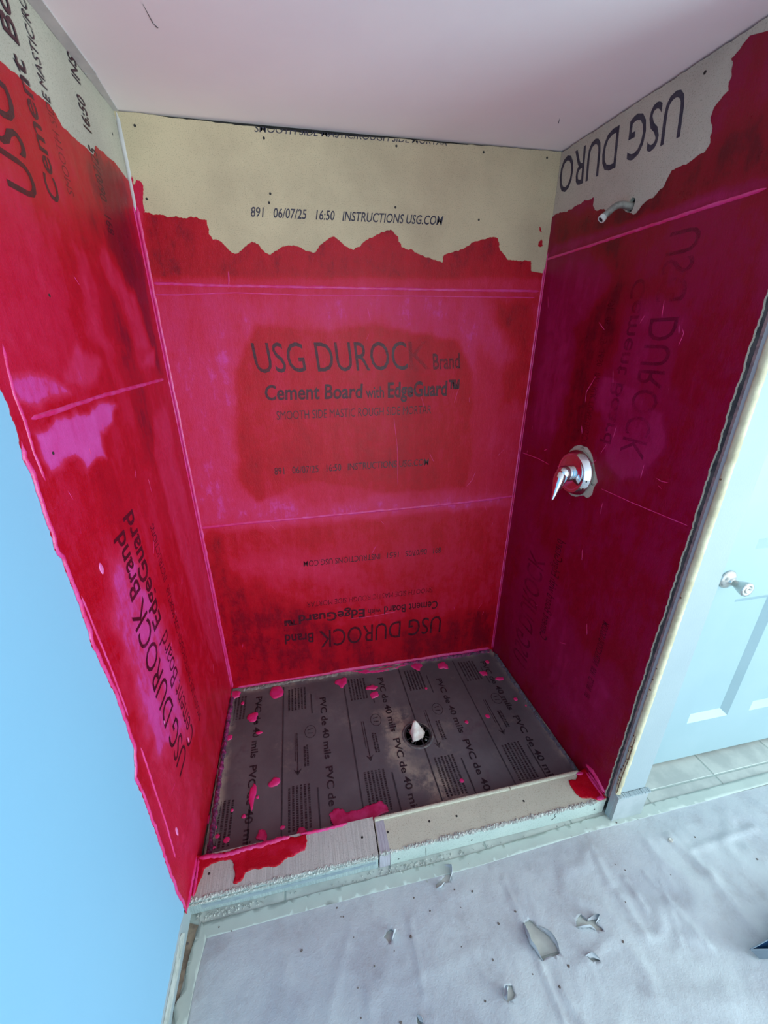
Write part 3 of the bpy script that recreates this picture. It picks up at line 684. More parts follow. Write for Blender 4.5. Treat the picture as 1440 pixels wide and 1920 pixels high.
# ---- wall with the door
mb = MB()
mb.box(1.603, 1.70, -.775, -.66, ZF, 2.31); mb.box(2.66, 3.6, -.775, -.66, ZF, 2.31); mb.box(1.70, 2.66, -.775, -.66, 2.06, 2.31)
tagp(mb.build('wall_door_side', WHITE), 'white wall around the panel door to the right of the shower', 'wall', kind='structure')
DX0, DX1, DZ0, DZ1, DY = 1.775, 2.585, -.010, 2.02, -.79
D1 = empty('door_1', (DX0, DY, ZF), 'white six-panel door with a satin knob beside the shower', 'door', kind='structure')
mb = MB()
cols = [(1.908, 2.112), (2.225, 2.45)]; rows = [(.205, .812), (1.013, 1.62), (1.73, 1.92)]
def ring(mb, x0, x1, z0, z1, y, X0, X1, Z0, Z1, Y):
    v = [(x0,y,z0),(x1,y,z0),(x1,y,z1),(x0,y,z1),(X0,Y,Z0),(X1,Y,Z0),(X1,Y,Z1),(X0,Y,Z1)]
    mb.add(v, [(0,1,5,4),(1,2,6,5),(2,3,7,6),(3,0,4,7)])
xc = [DX0, cols[0][0], cols[0][1], cols[1][0], cols[1][1], DX1]
zc = [DZ0, rows[0][0], rows[0][1], rows[1][0], rows[1][1], rows[2][0], rows[2][1], DZ1]
for i in range(5):
    for j in range(7):
        if i in (1, 3) and j in (1, 3, 5): continue
        mb.add([(xc[i],DY,zc[j]),(xc[i+1],DY,zc[j]),(xc[i+1],DY,zc[j+1]),(xc[i],DY,zc[j+1])], [(0,1,2,3)])
mb.add([(DX0,DY,DZ0),(DX1,DY,DZ0),(DX1,DY+.035,DZ0),(DX0,DY+.035,DZ0),(DX0,DY,DZ1),(DX1,DY,DZ1),(DX1,DY+.035,DZ1),(DX0,DY+.035,DZ1)], [(0,3,2,1),(4,5,6,7),(0,4,7,3),(1,2,6,5),(2,3,7,6)])
mb.build('door_leaf', DOORW, D1)
for (x0, x1) in cols:
    for (z0, z1) in rows:
        pm = MB()
        ring(pm, x0, x1, z0, z1, DY, x0+.006, x1-.006, z0+.006, z1-.006, DY+.004)
        ring(pm, x0+.006, x1-.006, z0+.006, z1-.006, DY+.004, x0+.027, x1-.027, z0+.027, z1-.027, DY+.018)
        pm.add([(x0+.027,DY+.018,z0+.027),(x1-.027,DY+.018,z0+.027),(x1-.027,DY+.018,z1-.027),(x0+.027,DY+.018,z1-.027)], [(0,1,2,3)])
        pm.build('door_panel', DOORW, D1)
mb = MB(); mb.box(1.70, DX0-.003, -.775, -.66, ZF, 2.06); mb.box(DX1+.003, 2.66, -.775, -.66, ZF, 2.06); mb.box(DX0-.003, DX1+.003, -.775, -.66, 2.025, 2.06)
mb.box(DX0-.003, DX1+.003, -.74, -.66, DZ0, 2.03)
mb.build('door_frame', DOORW, D1)
KX, KZ = 1.836, .905
kb = MB(); kb.lathe((KX, DY, KZ), (0,-1,0), [(.0, -.001), (.034, 0), (.034, .003), (.031, .007), (.024, .011), (.016, .014), (.0125, .018), (.0115, .024), (.0, .024)], 40)
ko = kb.build('knob_rose', NICKEL, D1, smooth=True)
kb = MB(); kb.lathe((KX, DY, KZ), (0,-1,0), [(.0105, .022), (.0115, .027), (.016, .038), (.021, .050), (.0245, .060), (.0255, .066), (.024, .0705), (.019, .072), (.013, .0715), (.012, .070), (.0115, .0725), (.007, .0735), (.006, .071), (.0, .071)], 40)
kb.build('door_knob', NICKEL, ko, smooth=True)

# ================================================================== boards
GAP = .0012
def ztop(x):
    return ceil_z(x) - np.interp(x, [0,.15,.37,.55,.7,.81,1.02,1.25,1.46], [.003,.007,.011,.015,.012,.008,.0085,.0045,.004])
x0b, x1b = .0, 1.452
tops = [(x, float(ztop(x))+rnd.uniform(-.0012, .0012)) for x in np.arange(1.466, -.028, -.012)] + [(-.0335, 2.292)]
xl = lambda z: P3('L', 0, z)[0]
xr = lambda z: P3('R', 0, z)[0]
bb = []
bb.append(sheet('cement_board', [(xl(0), -.02), (xr(0), -.02), (xr(.92), .934), (xl(.91), .912)], 'B', -.0127, .0127, BOARD, WB, grid=.2))
bb.append(sheet('cement_board', [(xl(.92), .9135), (xr(.92), .9355), (xr(1.84), 1.847), (xl(1.83), 1.824)], 'B', -.0127, .0127, BOARD, WB, grid=.2))
bb.append(sheet('cement_board', [(xl(1.83), 1.8255), (xr(1.84), 1.8485)] + tops, 'B', -.0127, .0127, BOARD, WB, grid=.2))
# left wall boards
lb = []
lb.append(sheet('cement_board', [(.0, -.02), (.0, 1.5275), (-.902, 1.5275), (-.902, -.02)], 'L', -.0127, .0127, BOARDS, WL, grid=.25))
lt = [(y, 2.292+rnd.uniform(-.0015, .0005)) for y in np.arange(-.90, .001, .03)]
lb.append(sheet('cement_board', [(-.902, 1.529)] + [(-.902, 2.291)] + lt + [(.0, 1.529)], 'L', -.0127, .0127, BOARDS, WL, grid=.25))
# right wall boards
slot = jag(D['pipe_slot'], .006, .1, 3, True)
redge = jag([(-.892, 2.3), (-.892, 2.1)] + [(-.8945+.12*(p[0]+.8935), p[1]) for p in D['right_edge']] + [(-.893, .06)], .004, .10, 8)
redge_lo = [p for p in redge if p[1] < 1.176]; redge_md = [p for p in redge if 1.1785 < p[1] < 1.964]; redge_hi = [p for p in redge if p[1] > 1.967]
rb = []
rb.append(sheet('cement_board', [(.0, 1.176), (redge_lo[0][0], 1.176)] + redge_lo + [(-.893, -.02), (.0, -.02)], 'R', -.0127, .0127, BOARDS, WR, grid=.25))
rb.append(sheet('cement_board', [(.0, 1.965), (redge_md[0][0], 1.965)] + redge_md + [(redge_md[-1][0], 1.178), (.0, 1.178)], 'R', -.0127, .0127, BOARDS, WR, grid=.25))
rt = [(y, ceil_z(1.48)-.006+rnd.uniform(-.002, .002)) for y in np.arange(0, -.9, -.015)]
rb.append(sheet('cement_board', [(.0, 1.967)] + rt + redge_hi + [(redge_hi[-1][0], 1.967)], 'R', -.0127, .0127, BOARDS, WR, grid=.25, holes=[slot]))

o = sheet('dark_joint', [(p[0]-.0002, p[1]) for p in redge] + [(-.9046, .06), (-.9046, 2.3)], 'R', -.0035, .001, CORE, WR); o['label'] = 'dark open joint'
# ================================================================== pink membrane
T = .0016
bt = [(xl(2.1), D['back_top'][0][1])] + D['back_top'][1:-1]
bt = jag(bt, .005, .16, 11)
bt = bt + [(xr(1.9), D['back_top'][-1][1])]
lowb = jag([(xr(0), .002), (1.2, .004), (1.0, .002), (.6, .004), (.3, .001), (xl(0), .003)], .012, .05, 3)
MB_ = .42
pb = [(D['p_left'], .85, .05, .03), (D['p_top'], .78, .05, .03), (D['p_center'], .12, .012, .010),
      (D['p_red_band'], -.05, .012, .006), (D['p_red_band2'], -.05, .05, .03), ([(-.1,-.1),(1.6,-.1),(1.6,.90),(-.1,.88)], .22, .02, .01), (D['p_red_low'], -.2, .07, .04), (D['p_mag_low'], .45, .05, .04), (D['p_low_dark'], -.2, .06, .04)]
FB = sheet('pink_membrane', bt + lowb[0:], 'B', 0, T, FILM_B, WB, grid=.008, base=MB_, patches=pb)
for k_, s_ in (('back_fleck', 2), ('back_fleck2', 3)):
    sheet('paint_fleck', jag(D[k_], .004, .2, s_, True), 'B', 0, .001, FILM_B, WB)
# left
lt_ = [(-.9375, D['left_top'][0][1]+.02)] + [p for p in D['left_top'] if p[0] > -.93][0:-1]
lt_ = jag(lt_, .006, .10, 21) + [(.0, D['left_top'][-1][1])]
le = D['left_edge'][::-1]
le = jag([(-.935, .045)] + le[1:] , .006, .14, 22) + [(-.938, 1.62)]
plf = [(D['p_upper'], .5, .08, .05), (D['p_corner'], -.35, .04, .03), (D['p_upper2'], .62, .03, .02), (D['p_mag1'], 1.05, .012, .014), (D['p_mag2'], 1.2, .010, .018), (D['p_mag3'], .72, .012, .014), (D['p_mag4'], .7, .012, .014),
       (D['p_streak'], 1.0, .05, .03), (D['p_red'], -.15, .05, .03), (D['p_low'], .5, .05, .03), (D['p_band'], .55, .015, .01)]
FL = sheet('pink_membrane', le + [(-.938, lt_[0][1])] + lt_ + [(.0, .002), (-.78, .002), (-.79, .045)], 'L', 0, T, FILM_S, WL, grid=.008, base=.15, patches=plf)
# right
rtp = jag([(.0, D['right_top'][0][1])] + D['right_top'][1:-2], .006, .16, 31) + [(-.80, 2.25), (-.893, 2.29)]
redf = [(p[0]+.003, p[1]) for p in redge]
hole = jag(D['valve_hole'], .006, .08, 5, True)
prt = [(D['p_a'], .68, .05, .03), (D['p_b'], .6, .02, .02), (D['p_c'], .8, .010, .012), (D['p_d'], .6, .06, .04), (D['p_red'], -.15, .05, .03), (D['p_redtop'], -.1, .03, .02), (D['p_upmag'], .7, .012, .01)]
slotf = [(-.414+(p[0]+.414)*1.15, 2.04+(p[1]-2.04)*1.15) for p in slot]
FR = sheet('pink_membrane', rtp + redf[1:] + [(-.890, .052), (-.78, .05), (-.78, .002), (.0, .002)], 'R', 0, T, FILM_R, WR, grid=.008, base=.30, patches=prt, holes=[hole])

# beads of thick membrane along seams, corners and edges
def rset(parent, pl, specs, seed=1):
    for i, (pts, w, h) in enumerate(specs):
        v, f = ridge(pts, pl, w, h, T*.4, seed+i)
        o = mesh('membrane_bead', v, f, PINK, parent, smooth=True); fix_normals(o)
rset(FB, 'B', [(D['r_back_seam1'], .011, .0035), (D['r_back_seam1b'], .005, .002), (D['r_back_seam2'], .013, .004), (D['r_back_tail'], .006, .002),
               ([(xl(1.98)+.008, 2.06), (xl(1.8)+.008, 1.85), (xl(1)+.009, 1.0), (xl(0)+.007, .01)], .013, .004),
               ([(xr(1.98)-.006, 1.93), (xr(1.8)-.006, 1.8), (xr(1)-.007, 1.0), (xr(0)-.007, .01)], .009, .003),
               ([(.03, .008), (.35, .010), (.55, .008)], .014, .006), ([(.5, .014), (.75, .013), (1.0, .012), (1.2, .012), (1.43, .012)], .022, .008)], 40)
rset(FB, 'B', [(D['r_bdrip%d' % i], .0035, .0015) for i in range(4)], 60)
rset(FL, 'L', [(D['r_left_seam'], .011, .004), (D['r_left_flange'], .008, .003), (D['r_left_flange2'], .006, .003), (D['r_left_flange3'], .006, .0035),
               ([(-.006, 2.06), (-.007, 1.8), (-.007, 1.0), (-.007, .01)], .012, .004),
               ([(p[0]+.004, p[1]) for p in le if p[1] < 1.5][::3], .010, .004),
               ([(-.785, .056), (-.84, .055), (-.9, .054), (-.932, .053)], .012, .006)], 80)
rset(FR, 'R', [(D['r_right_seam1'], .010, .003), (D['r_right_seam2'], .005, .002), (D['r_right_seam3'], .004, .0015),
               ([(-.005, 1.99), (-.005, 1.8), (-.006, 1.0), (-.005, .01)], .007, .003)], 100)
rset(FR, 'R', [(D['r_drip%d' % i], .004, .0015) for i in range(5)], 120)
# pasty flap where the membrane laps the right end of the curb
for i, (pts, w, h) in enumerate([([(-.78, .075), (-.82, .082), (-.87, .07), (-.893, .062)], .018, .008), ([(-.80, .055), (-.85, .054), (-.892, .050)], .010, .005),]):
    v, f = ridge(pts, 'R', w, h, .001, 200+i, .006, .5)
    o = mesh('membrane_bead', v, f, PINK, FR, smooth=True); fix_normals(o)
r6 = random.Random(19)
for par, pl, ur, vr, n in ((FB, 'B', (.08, 1.4), (.1, 1.75), 46), (FL, 'L', (-.85, -.05), (.2, 1.8), 40), (FR, 'R', (-.85, -.05), (.15, 1.8), 46)):
    V_, F_ = [], []
    for _ in range(n):
        a = (r6.uniform(*ur), r6.uniform(*vr)); l_ = r6.choice([.004, .006, .012, .03, .05]); an = math.radians(90+r6.gauss(0, 35))
        v, f = ridge([a, (a[0]+math.cos(an)*l_, a[1]+math.sin(an)*l_)], pl, r6.uniform(.0015, .0032), .0008, T*.8, r6.randint(0, 999), .004, .7)
        F_ += [tuple(i+len(V_) for i in q) for q in f]; V_ += v
    o = mesh('dried_drip_marks', V_, F_, PINK, par, smooth=True); fix_normals(o)
v, f = ridge([(xl(2.285)+.006, 2.29), (xl(2.1)+.006, 2.1), (xl(2.03)+.006, 2.03)], 'B', .012, .003, 0, 77, .01, .3)
o = mesh('corner_caulk', v, f, CEILT, bb[2], smooth=True); fix_normals(o)
# small specks on the side walls
def blob(pl, u, v, ru, rv, h, mat, parent, name, seed, off=0.0, n=18, jit=.22):
    r = random.Random(seed); ks = [1+r.uniform(-jit, jit) for _ in range(n)]
    ks = [(ks[i-1]+ks[i]*2+ks[(i+1) % n])/4 for i in range(n)]
    V_ = []; 
    for s_, hh in ((1.0, 0), (.93, .55), (.7, .95), (.35, 1.05)):
        for i in range(n):
            a = 2*math.pi*i/n; V_.append(P3(pl, u+math.cos(a)*ru*ks[i]*s_, v+math.sin(a)*rv*ks[i]*s_, off+h*hh*(1+r.uniform(-.15, .15)*(s_ < .9))))
    V_.append(P3(pl, u, v, off+h)); F_ = []
    for q in range(3):
        for i in range(n): F_.append((q*n+i, q*n+(i+1) % n, (q+1)*n+(i+1) % n, (q+1)*n+i))
    F_ += [(3*n+i, 3*n+(i+1) % n, 4*n) for i in range(n)]
    o = mesh(name, V_, F_, mat, parent, smooth=True); fix_normals(o); return o
PALE = pinkwet('pale_pink_speck', (236, 130, 190), (226, 100, 170), .35)
for i, (u, v, ru, rv) in enumerate([(-.81, 1.18, .008, .014), (-.85, .30, .006, .018), (-.62, .40, .003, .014), (-.74, .62, .003, .008)]):
    blob('L', u, v, ru, rv, .0015, PALE, FL, 'paint_speck', 300+i, T)

# ================================================================== screws, seams and print on the boards
SCREW = simple('screw_hole', (34, 30, 30), (50, 44, 40), rough=.7, bump=0)
def screw(pl, u, v, parent, r=.0032, off=0.0):
    mb = MB(); c = Vector(P3(pl, u, v, off)); mb.lathe(c, NRM[pl], [(r*1.15, -.0008), (r*1.15, .0004), (r*.6, .0003), (0, .0002)], 12)
    return mb.build('screw_head', SCREW, parent)
for (u, v) in [(.018, 2.262), (.0145, 2.0776), (.3985, 2.2617), (.8385, 2.2748), (1.1589, 2.2815), (1.41, 2.2836), (.4038, 2.1149), (.3973, 2.0895), (.8376, 2.1006), (1.1604, 2.08)]:
    screw('B', u, v, bb[2], .0034)
screw('R', -.5736, 2.272, rb[2], .0036)
screw('L', -.0594, 2.2168, lb[1], .003); screw('L', -.6916, 1.7377, FL, .003, T); screw('L', -.8475, 1.4553, FL, .003, T)
LOT = '891   06/07/25   16:50   INSTRUCTIONS USG.COM'
MAS = 'SMOOTH SIDE MASTIC/ROUGH SIDE MORTAR'
OFFB, OFFF = .0004, T+.0005
text_on('B', 'mastic_top', MAS, INK, bb[2], OFFB, .004, clip=((0, 0, 2.284), (-.0115, 0, 1)))
text_on('B', 'lot_top', LOT, INK, bb[2], OFFB, .012)
text_on('B', 'durock_mid', 'USG DUROC', INK_C, FB, OFFF, 0)
text_on('B', 'k_mid', 'K', INK_V, FB, OFFF, 0)
text_on('B', 'brand_mid', 'Brand', INK_F, FB, OFFF, .02)
text_on('B', 'cement_mid', 'Cement Board', INK_C, FB, OFFF, .022)
text_on('B', 'with_mid', 'with', INK_C, FB, OFFF, .01)
text_on('B', 'edge_mid', 'EdgeGuard\u2122', INK_C, FB, OFFF, .03)
text_on('B', 'mastic_mid', MAS.replace('/', ' '), INK_C, FB, OFFF, .0)
text_on('B', 'lot_mid', LOT, INK_C, FB, OFFF, .008)
text_on('B', 'durock_low', 'USG DUROCK', INK_C, FB, OFFF, 0)
text_on('B', 'brand_low', 'Brand', INK_C, FB, OFFF, .02)
text_on('B', 'cement_low', 'Cement Board', INK_C, FB, OFFF, .015)
text_on('B', 'with_low', 'with', INK_C, FB, OFFF, .005)
text_on('B', 'edge_low', 'EdgeGuard\u2122', INK_C, FB, OFFF, .025)
text_on('B', 'mastic_low', MAS.replace('/', ' '), INK_F, FB, OFFF, .0)
text_on('B', 'lot_low', LOT.replace('16:50', '16:51'), INK_C, FB, OFFF, .005)
text_on('L', 'durock_lt', 'USG DUROCK', INK_C, FL, OFFF, .005)
def above(key, s, matraw, bold):
    """the same line of print: bare on the board above the membrane"""
    text_on('L', key, s, matraw, lb[1], OFFB, bold)
above('cement_lt', 'Cement Board', INK, .015); text_on('L', 'cement_lt', 'Cement Board', INK_C, FL, OFFF, .015)
above('mastic_lt', MAS, INK, 0); text_on('L', 'mastic_lt', MAS, INK_F, FL, OFFF, 0)
above('lot_lt', LOT, INK, .01); text_on('L', 'lot_lt', LOT, INK_C, FL, OFFF, .008)
above('durock_lt', 'USG DUROCK', INK, .005)
text_on('L', 'durock_ll', 'USG DUROCK', INK_C, FL, OFFF, 0)
text_on('L', 'brand_ll', 'Brand', INK_C, FL, OFFF, .015)
text_on('L', 'edge_ll', 'EdgeGuard', INK_C, FL, OFFF, .02)
text_on('L', 'cement_ll', 'Cement Board', INK_F, FL, OFFF, .0)
text_on('L', 'mastic_ll', MAS + '   INSTRUCTIONS', INK_F, FL, OFFF, 0)
text_on('R', 'durock_rt', 'USG DURO', INK, rb[2], OFFB, .004)
text_on('R', 'durock_rm', 'USG DUROCK', INK_V, FR, OFFF, 0)
text_on('R', 'cement_rm', 'Cement Board', INK_V, FR, OFFF, .01)
text_on('R', 'durock_rl', 'USG DUROCK', INK_V, FR, OFFF, 0)
text_on('R', 'cement_rl', 'Cement Board with EdgeGuard', INK_F, FR, OFFF, .0)
text_on('R', 'lot_rl', LOT, INK_F, FR, OFFF, .005)
text_on('R', 'lot_rm', LOT, INK_V, FR, OFFF, .005)
o = sheet('hole_shade_sheet', [(-.46, 1.98), (-.37, 1.98), (-.37, 2.10), (-.46, 2.10)], 'R', -.0132, .0003, DARK, WR); o.name = 'painted_hole_shade'  # near-black sheet added behind the pipe slot, standing in for the shade inside
# scraped crack in the board beside the valve
mb = MB(); mb.add([P3('R', -.46, 1.178, .0005), P3('R', -.50, 1.171, .0005), P3('R', -.50, 1.1735, .0005), P3('R', -.46, 1.181, .0005)], [(0,1,2,3)])
mb.build('board_seam', DARK, rb[0])

# ================================================================== pan liner
LN = empty('shower_pan_liner', (0.72, -.40, ZF), 'dark grey printed PVC liner sheet covering the shower floor', 'shower liner')
lin_poly = [(.0, -.781), (1.47, -.781), (1.447, -.001), (.0, -.001)]
edgeband = [([(0, -.783), (.028, -.783), (.03, -.4), (.02, -.03), (.7, -.022), (1.42, -.02), (1.44, -.4), (1.46, -.783), (1.48, -.783), (1.48, .01), (-.01, .01)], .85, .02, .02),
            ([(.74, -.30), (.85, -.33), (.83, -.42), (.79, -.55), (.93, -.68), (.99, -.74), (.88, -.77), (.80, -.66), (.72, -.5)], .9, .05, .05)]
def lhg(V):
    e = np.minimum(np.minimum(V[:,0], 1.45-V[:,0]), -V[:,1])
    return np.where(e < .035, (fbm(V[:,0], V[:,1], 30, 3, 2))*.014*sstep(.035, 0, e), 0)
LS = sheet('liner_sheet', lin_poly, 'P', ZF, -ZF, LINER, LN, grid=.014, base=.0, holes=[[(.862+.034*math.cos(a), -.453+.034*math.sin(a)) for a in np.linspace(0, 2*math.pi, 24, endpoint=False)]], patches=edgeband, hgt=lhg)
LO = .0012
def strip(pl, x, y0, y1, w, mat, parent, name, off=LO):
    mb = MB(); n = 24; v = []; f = []
    for i in range(n+1):
        y = y0+(y1-y0)*i/n; jx = rnd.uniform(-.0004, .0004)
        v += [P3(pl, x-w/2+jx, y, off), P3(pl, x+w/2+jx, y, off)]
        if i: f.append((2*i-2, 2*i-1, 2*i+1, 2*i))
    o = mesh(name, v, f, mat, parent); return o
for x in (.262, .568, .874, 1.186):
    strip('P', x, -.775, -.04, .0055, LINK, LS, 'printed_line')
r3 = random.Random(12)
def greek(x, y0, y1, n, pitch, parent):
    """column of small print, each line running front to back"""
    mb = MB()
    for i in range(n):
        xx = x+i*pitch; y = y0
        while y < y1-.004:
            l = r3.uniform(.004, .009)
            mb.add([(xx-.0042, y, LO), (xx+.0042, y, LO), (xx+.0042, min(y+l, y1), LO), (xx-.0042, min(y+l, y1), LO)], [(0,1,2,3)]); y += l+r3.uniform(.0012, .003)
    mb.build('small_print', LINKF, parent)
LINKF = ink_coated('worn_liner_ink', (40, 36, 42), .35, .95, 20)
LINKT = ink_coated('worn_liner_lettering', (36, 33, 40), .45, 1.0, 16)
PV = 'PVC de 40 mils'
for j, x in enumerate((.128, .440, .748, 1.052, 1.335)):
    # lines of big print that read towards the room; capitals point right
    y = -.08 - (.07*(j % 2))
    for k in range(2):
        y1 = y-.335
        text_on('P', '', PV, LINKT, LS, LO, .022, pts=[(x, y), (x, y1), (x+.028, y)])
        y = y1-.035
for j, x in enumerate((.03, .290, .596, .902, 1.214)):
    n = 4 if j == 0 else 6
    greek(x+.0, -.745, -.575, n, .0155, LS); greek(x+.0, -.20, -.06, n, .0155, LS)
    strip('P', x+.112, -.775, -.60, .006, LINK, LS, 'printed_line'); strip('P', x+.108, -.235, -.115, .0055, LINK, LS, 'printed_line')
    if j:
        # arrow and round mark
        strip('P', x+.035, -.52, -.33, .0045, LINKF, LS, 'printed_arrow'); strip('P', x+.026, -.47, -.33, .003, LINKF, LS, 'small_print')
        mb = MB(); mb.add([(x+.018, -.505, LO), (x+.035, -.535, LO), (x+.052, -.505, LO), (x+.035, -.517, LO)], [(0,1,2,3)]); mb.build('printed_arrow', LINKF, LS)
        mb = MB(); n = 40; v = []; f = []
        for i in range(n):
            a = 2*math.pi*i/n
            v += [(x+.095+math.cos(a)*.026, -.335+math.sin(a)*.034, LO), (x+.095+math.cos(a)*.0235, -.335+math.sin(a)*.031, LO)]
            f.append((2*i, 2*i+1, (2*i+3) % (2*n), (2*i+2) % (2*n)))
        for s_ in (-1, 1): mb.add([(x+.095-.012, -.335+s_*.008, LO), (x+.095+.012, -.335+s_*.012, LO), (x+.095+.012, -.335+s_*.012+.004, LO), (x+.095-.012, -.335+s_*.008+.004, LO)], [(0,1,2,3)])
        mb.add(v, f).build('printed_round_mark', LINKF, LS)
        greek(x+.066, -.50, -.40, 2, .012, LS)
# pink drips
for i, (u, v, ru, rv) in enumerate(D['splats']):
    blob('P', u, v, ru, rv, .0018+ru*.12, BLOB, LS, 'pink_drip', 400+i, .0005, 20, .45 if ru > .012 else .22)
for k_, s_ in (('smear', 1), ('smear2', 2), ('smear3', 3), ('smear4', 4)):
    sheet('pink_smear', jag(D[k_], .006, .2, s_, True), 'P', .0006, .003, BLOB_D if s_ != 2 else BLOB, LS, grid=.008, hgt=lambda V: fbm(V[:,0], V[:,1], 60, 3, 1)*.003)
# crumpled dusty rim of the liner where it turns up the walls
PURP = simple('purple_stained_liner', (70, 40, 66), (150, 40, 100), rough=.5, scale=40, bump=.8, bscale=60, dist=.004)
for i, (pts, w, h) in enumerate([([(.016, -.77), (.013, -.6), (.010, -.4), (.008, -.2), (.008, -.05)], .022, .012), ([(1.462, -.76), (1.450, -.5), (1.447, -.25), (1.442, -.04)], .022, .014),
                                 ([(.9, -.012), (1.1, -.010), (1.25, -.014), (1.43, -.012)], .02, .012)]):
    v, f = ridge(pts, 'P', w, h, .0005, 500+i, .006, .7)
    o = mesh('crumpled_edge', v, f, PURP if i != 1 else simple('dusty_liner_edge', (70, 74, 84), (100, 100, 108), rough=.6, scale=60, bump=.8, dist=.004), LS, smooth=False); fix_normals(o)
for i, (pts, w, h) in enumerate([([(.05, -.018), (.2, -.014), (.4, -.013), (.55, -.012)], .022, .007), ([(.7, -.015), (.8, -.03), (.9, -.016)], .02, .006)]):
    v, f = ridge(pts, 'P', w, h, .0005, 520+i, .006, .6)
    o = mesh('crumpled_edge', v, f, simple('dry_mortar_edge', (150, 142, 132), (112, 104, 104), rough=.9, scale=50, bump=.8, dist=.004), LS); fix_normals(o)

# ---- drain
DR = empty('floor_drain', (.862, -.453, 0), 'round black drain body set in the grey liner', 'drain')
c = (.862, -.453, 0)
mb = MB(); mb.lathe(c, (0,0,1), [(.062, -.002), (.062, .002), (.056, .0035), (.054, .002), (.053, -.0), (.034, -.0), (.033, -.003), (.030, -.02), (.0, -.02)], 56)
mb.build('drain_ring', BLACK, DR, smooth=False)
for k in range(8):
    a = k*math.pi/4+.3; ca, sa = math.cos(a), math.sin(a)
    mb = MB(); r0, r1, w = .036, .052, .0014
    q = [(r0, -w), (r1, -w), (r1, w), (r0, w)]
    v = [(c[0]+r*ca-t*sa, c[1]+r*sa+t*ca, z) for z in (0.0, .0042) for r, t in q]
    mb.add(v, [(4,5,6,7),(0,1,5,4),(1,2,6,5),(2,3,7,6),(3,0,4,7)]); mb.build('drain_rib', BLACK, DR)
for k in range(4):
    a = k*math.pi/2+.75; p = (c[0]+.044*math.cos(a), c[1]+.044*math.sin(a), 0)
    mb = MB(); mb.lathe(p, (0,0,1), [(.0055, 0), (.0055, .003), (.0035, .0045), (0, .0045)], 14); mb.build('drain_bolt', simple('bolt_grey', (110, 108, 104), rough=.6, metallic=.5, bump=0), DR)
v, f = ridge([(c[0]+.066*math.cos(a), c[1]+.066*math.sin(a)) for a in np.linspace(0, 2*math.pi, 40)], 'P', .012, .003, .0005, 9, .01, .6)
o = mesh('dusty_rim', v, f, simple('dusty_rim', (120, 108, 102), (84, 78, 82), rough=.8, scale=50), DR); fix_normals(o)
# wadded cloth plug in the drain
n, m = 26, 14; v = []; f = []; rr_ = random.Random(4); ph = [rr_.uniform(0, 6) for _ in range(6)]
for j in range(m):
    t = j/(m-1); R_ = .031*(math.sin(min(1, t*3.2+.25)*math.pi/2))*(1-t)**.62 if t < 1 else 0
    for i in range(n):
        a = 2*math.pi*i/n
        k = 1+.16*math.sin(3*a+ph[0]+t*2)+.10*math.sin(5*a+ph[1]-t*3)+.05*math.sin(9*a+ph[2])
        v.append((c[0]-.002-.004*t+math.cos(a)*max(R_, .001)*k*1.25, c[1]-.002+.030*t+math.sin(a)*max(R_, .001)*k*1.2, -.012+.070*t))
for j in range(m-1):
    for i in range(n): f.append((j*n+i, j*n+(i+1) % n, (j+1)*n+(i+1) % n, (j+1)*n+i))
f.append(tuple((m-1)*n+i for i in range(n)))
o = mesh('rag_plug', v, f, RAG, None, smooth=True, org=c); fix_normals(o)
tagp(o, 'crumpled off-white rag plug stuffed in the floor drain', 'rag')

# ================================================================== curb
CB = empty('shower_curb', (.73, -.845, ZF), 'low cement board curb across the shower opening, rough left half and smooth beige right half', 'curb')
mb = MB(); mb.box(-.012, 1.468, -.893, -.797, ZF, .036); mb.build('curb_core', DARK, CB)
cl = sheet('top_board', [(-.013, -.906), (.589, -.906), (.592, -.784), (-.010, -.784)], 'C', -.0127, .0127, BOARD_R, CB, grid=.05)
cr = sheet('top_board', [(.5935, -.906), (1.474, -.906), (1.462, -.788), (.596, -.792)], 'C', -.0127, .0127, BOARD_C, CB, grid=.05)
cl['label'] = 'rough striated top board'; cr['label'] = 'smooth beige top board'
for (x0, x1, m, s_) in ((-.018, .588, BOARD_FR, 1), (.6325, 1.470, BOARD_F, 2)):
    b_ = jag([(x0, ZF+.001), (x1, ZF+.001)], .02, .03, s_)
    o = sheet('front_board', b_ + [(x1, CT-.004), (x0, CT-.004)], 'K', -.0127, .0127, m, CB, grid=.04)
mb = MB(); mb.box(-.012, 1.46, -.797, -.785, .0, .037); mb.build('inner_board', BOARD_C, CB)
o = sheet('front_board', [(.5935, ZF+.001), (.630, ZF+.001), (.6305, CT-.003), (.5935, CT-.003)], 'K', -.0127, .0137, MESHT, CB)
o['label'] = 'taped end piece of the front board'
sheet('joint_tape', [(.596, -.906), (.6305, -.906), (.629, -.803), (.598, -.803)], 'C', .0, .001, MESHT, CB)['label'] = 'pale tape at the joint'
sheet('joint_tape', [(.02, -.002), (.18, -.004), (.3, -.002), (.47, .0), (.55, .004), (.58, .004), (.58, .016), (.3, .012), (.02, .014)], 'K', .0, .0008, simple('grey_tape', (150, 160, 164), (134, 146, 152), rough=.6, scale=30), CB)
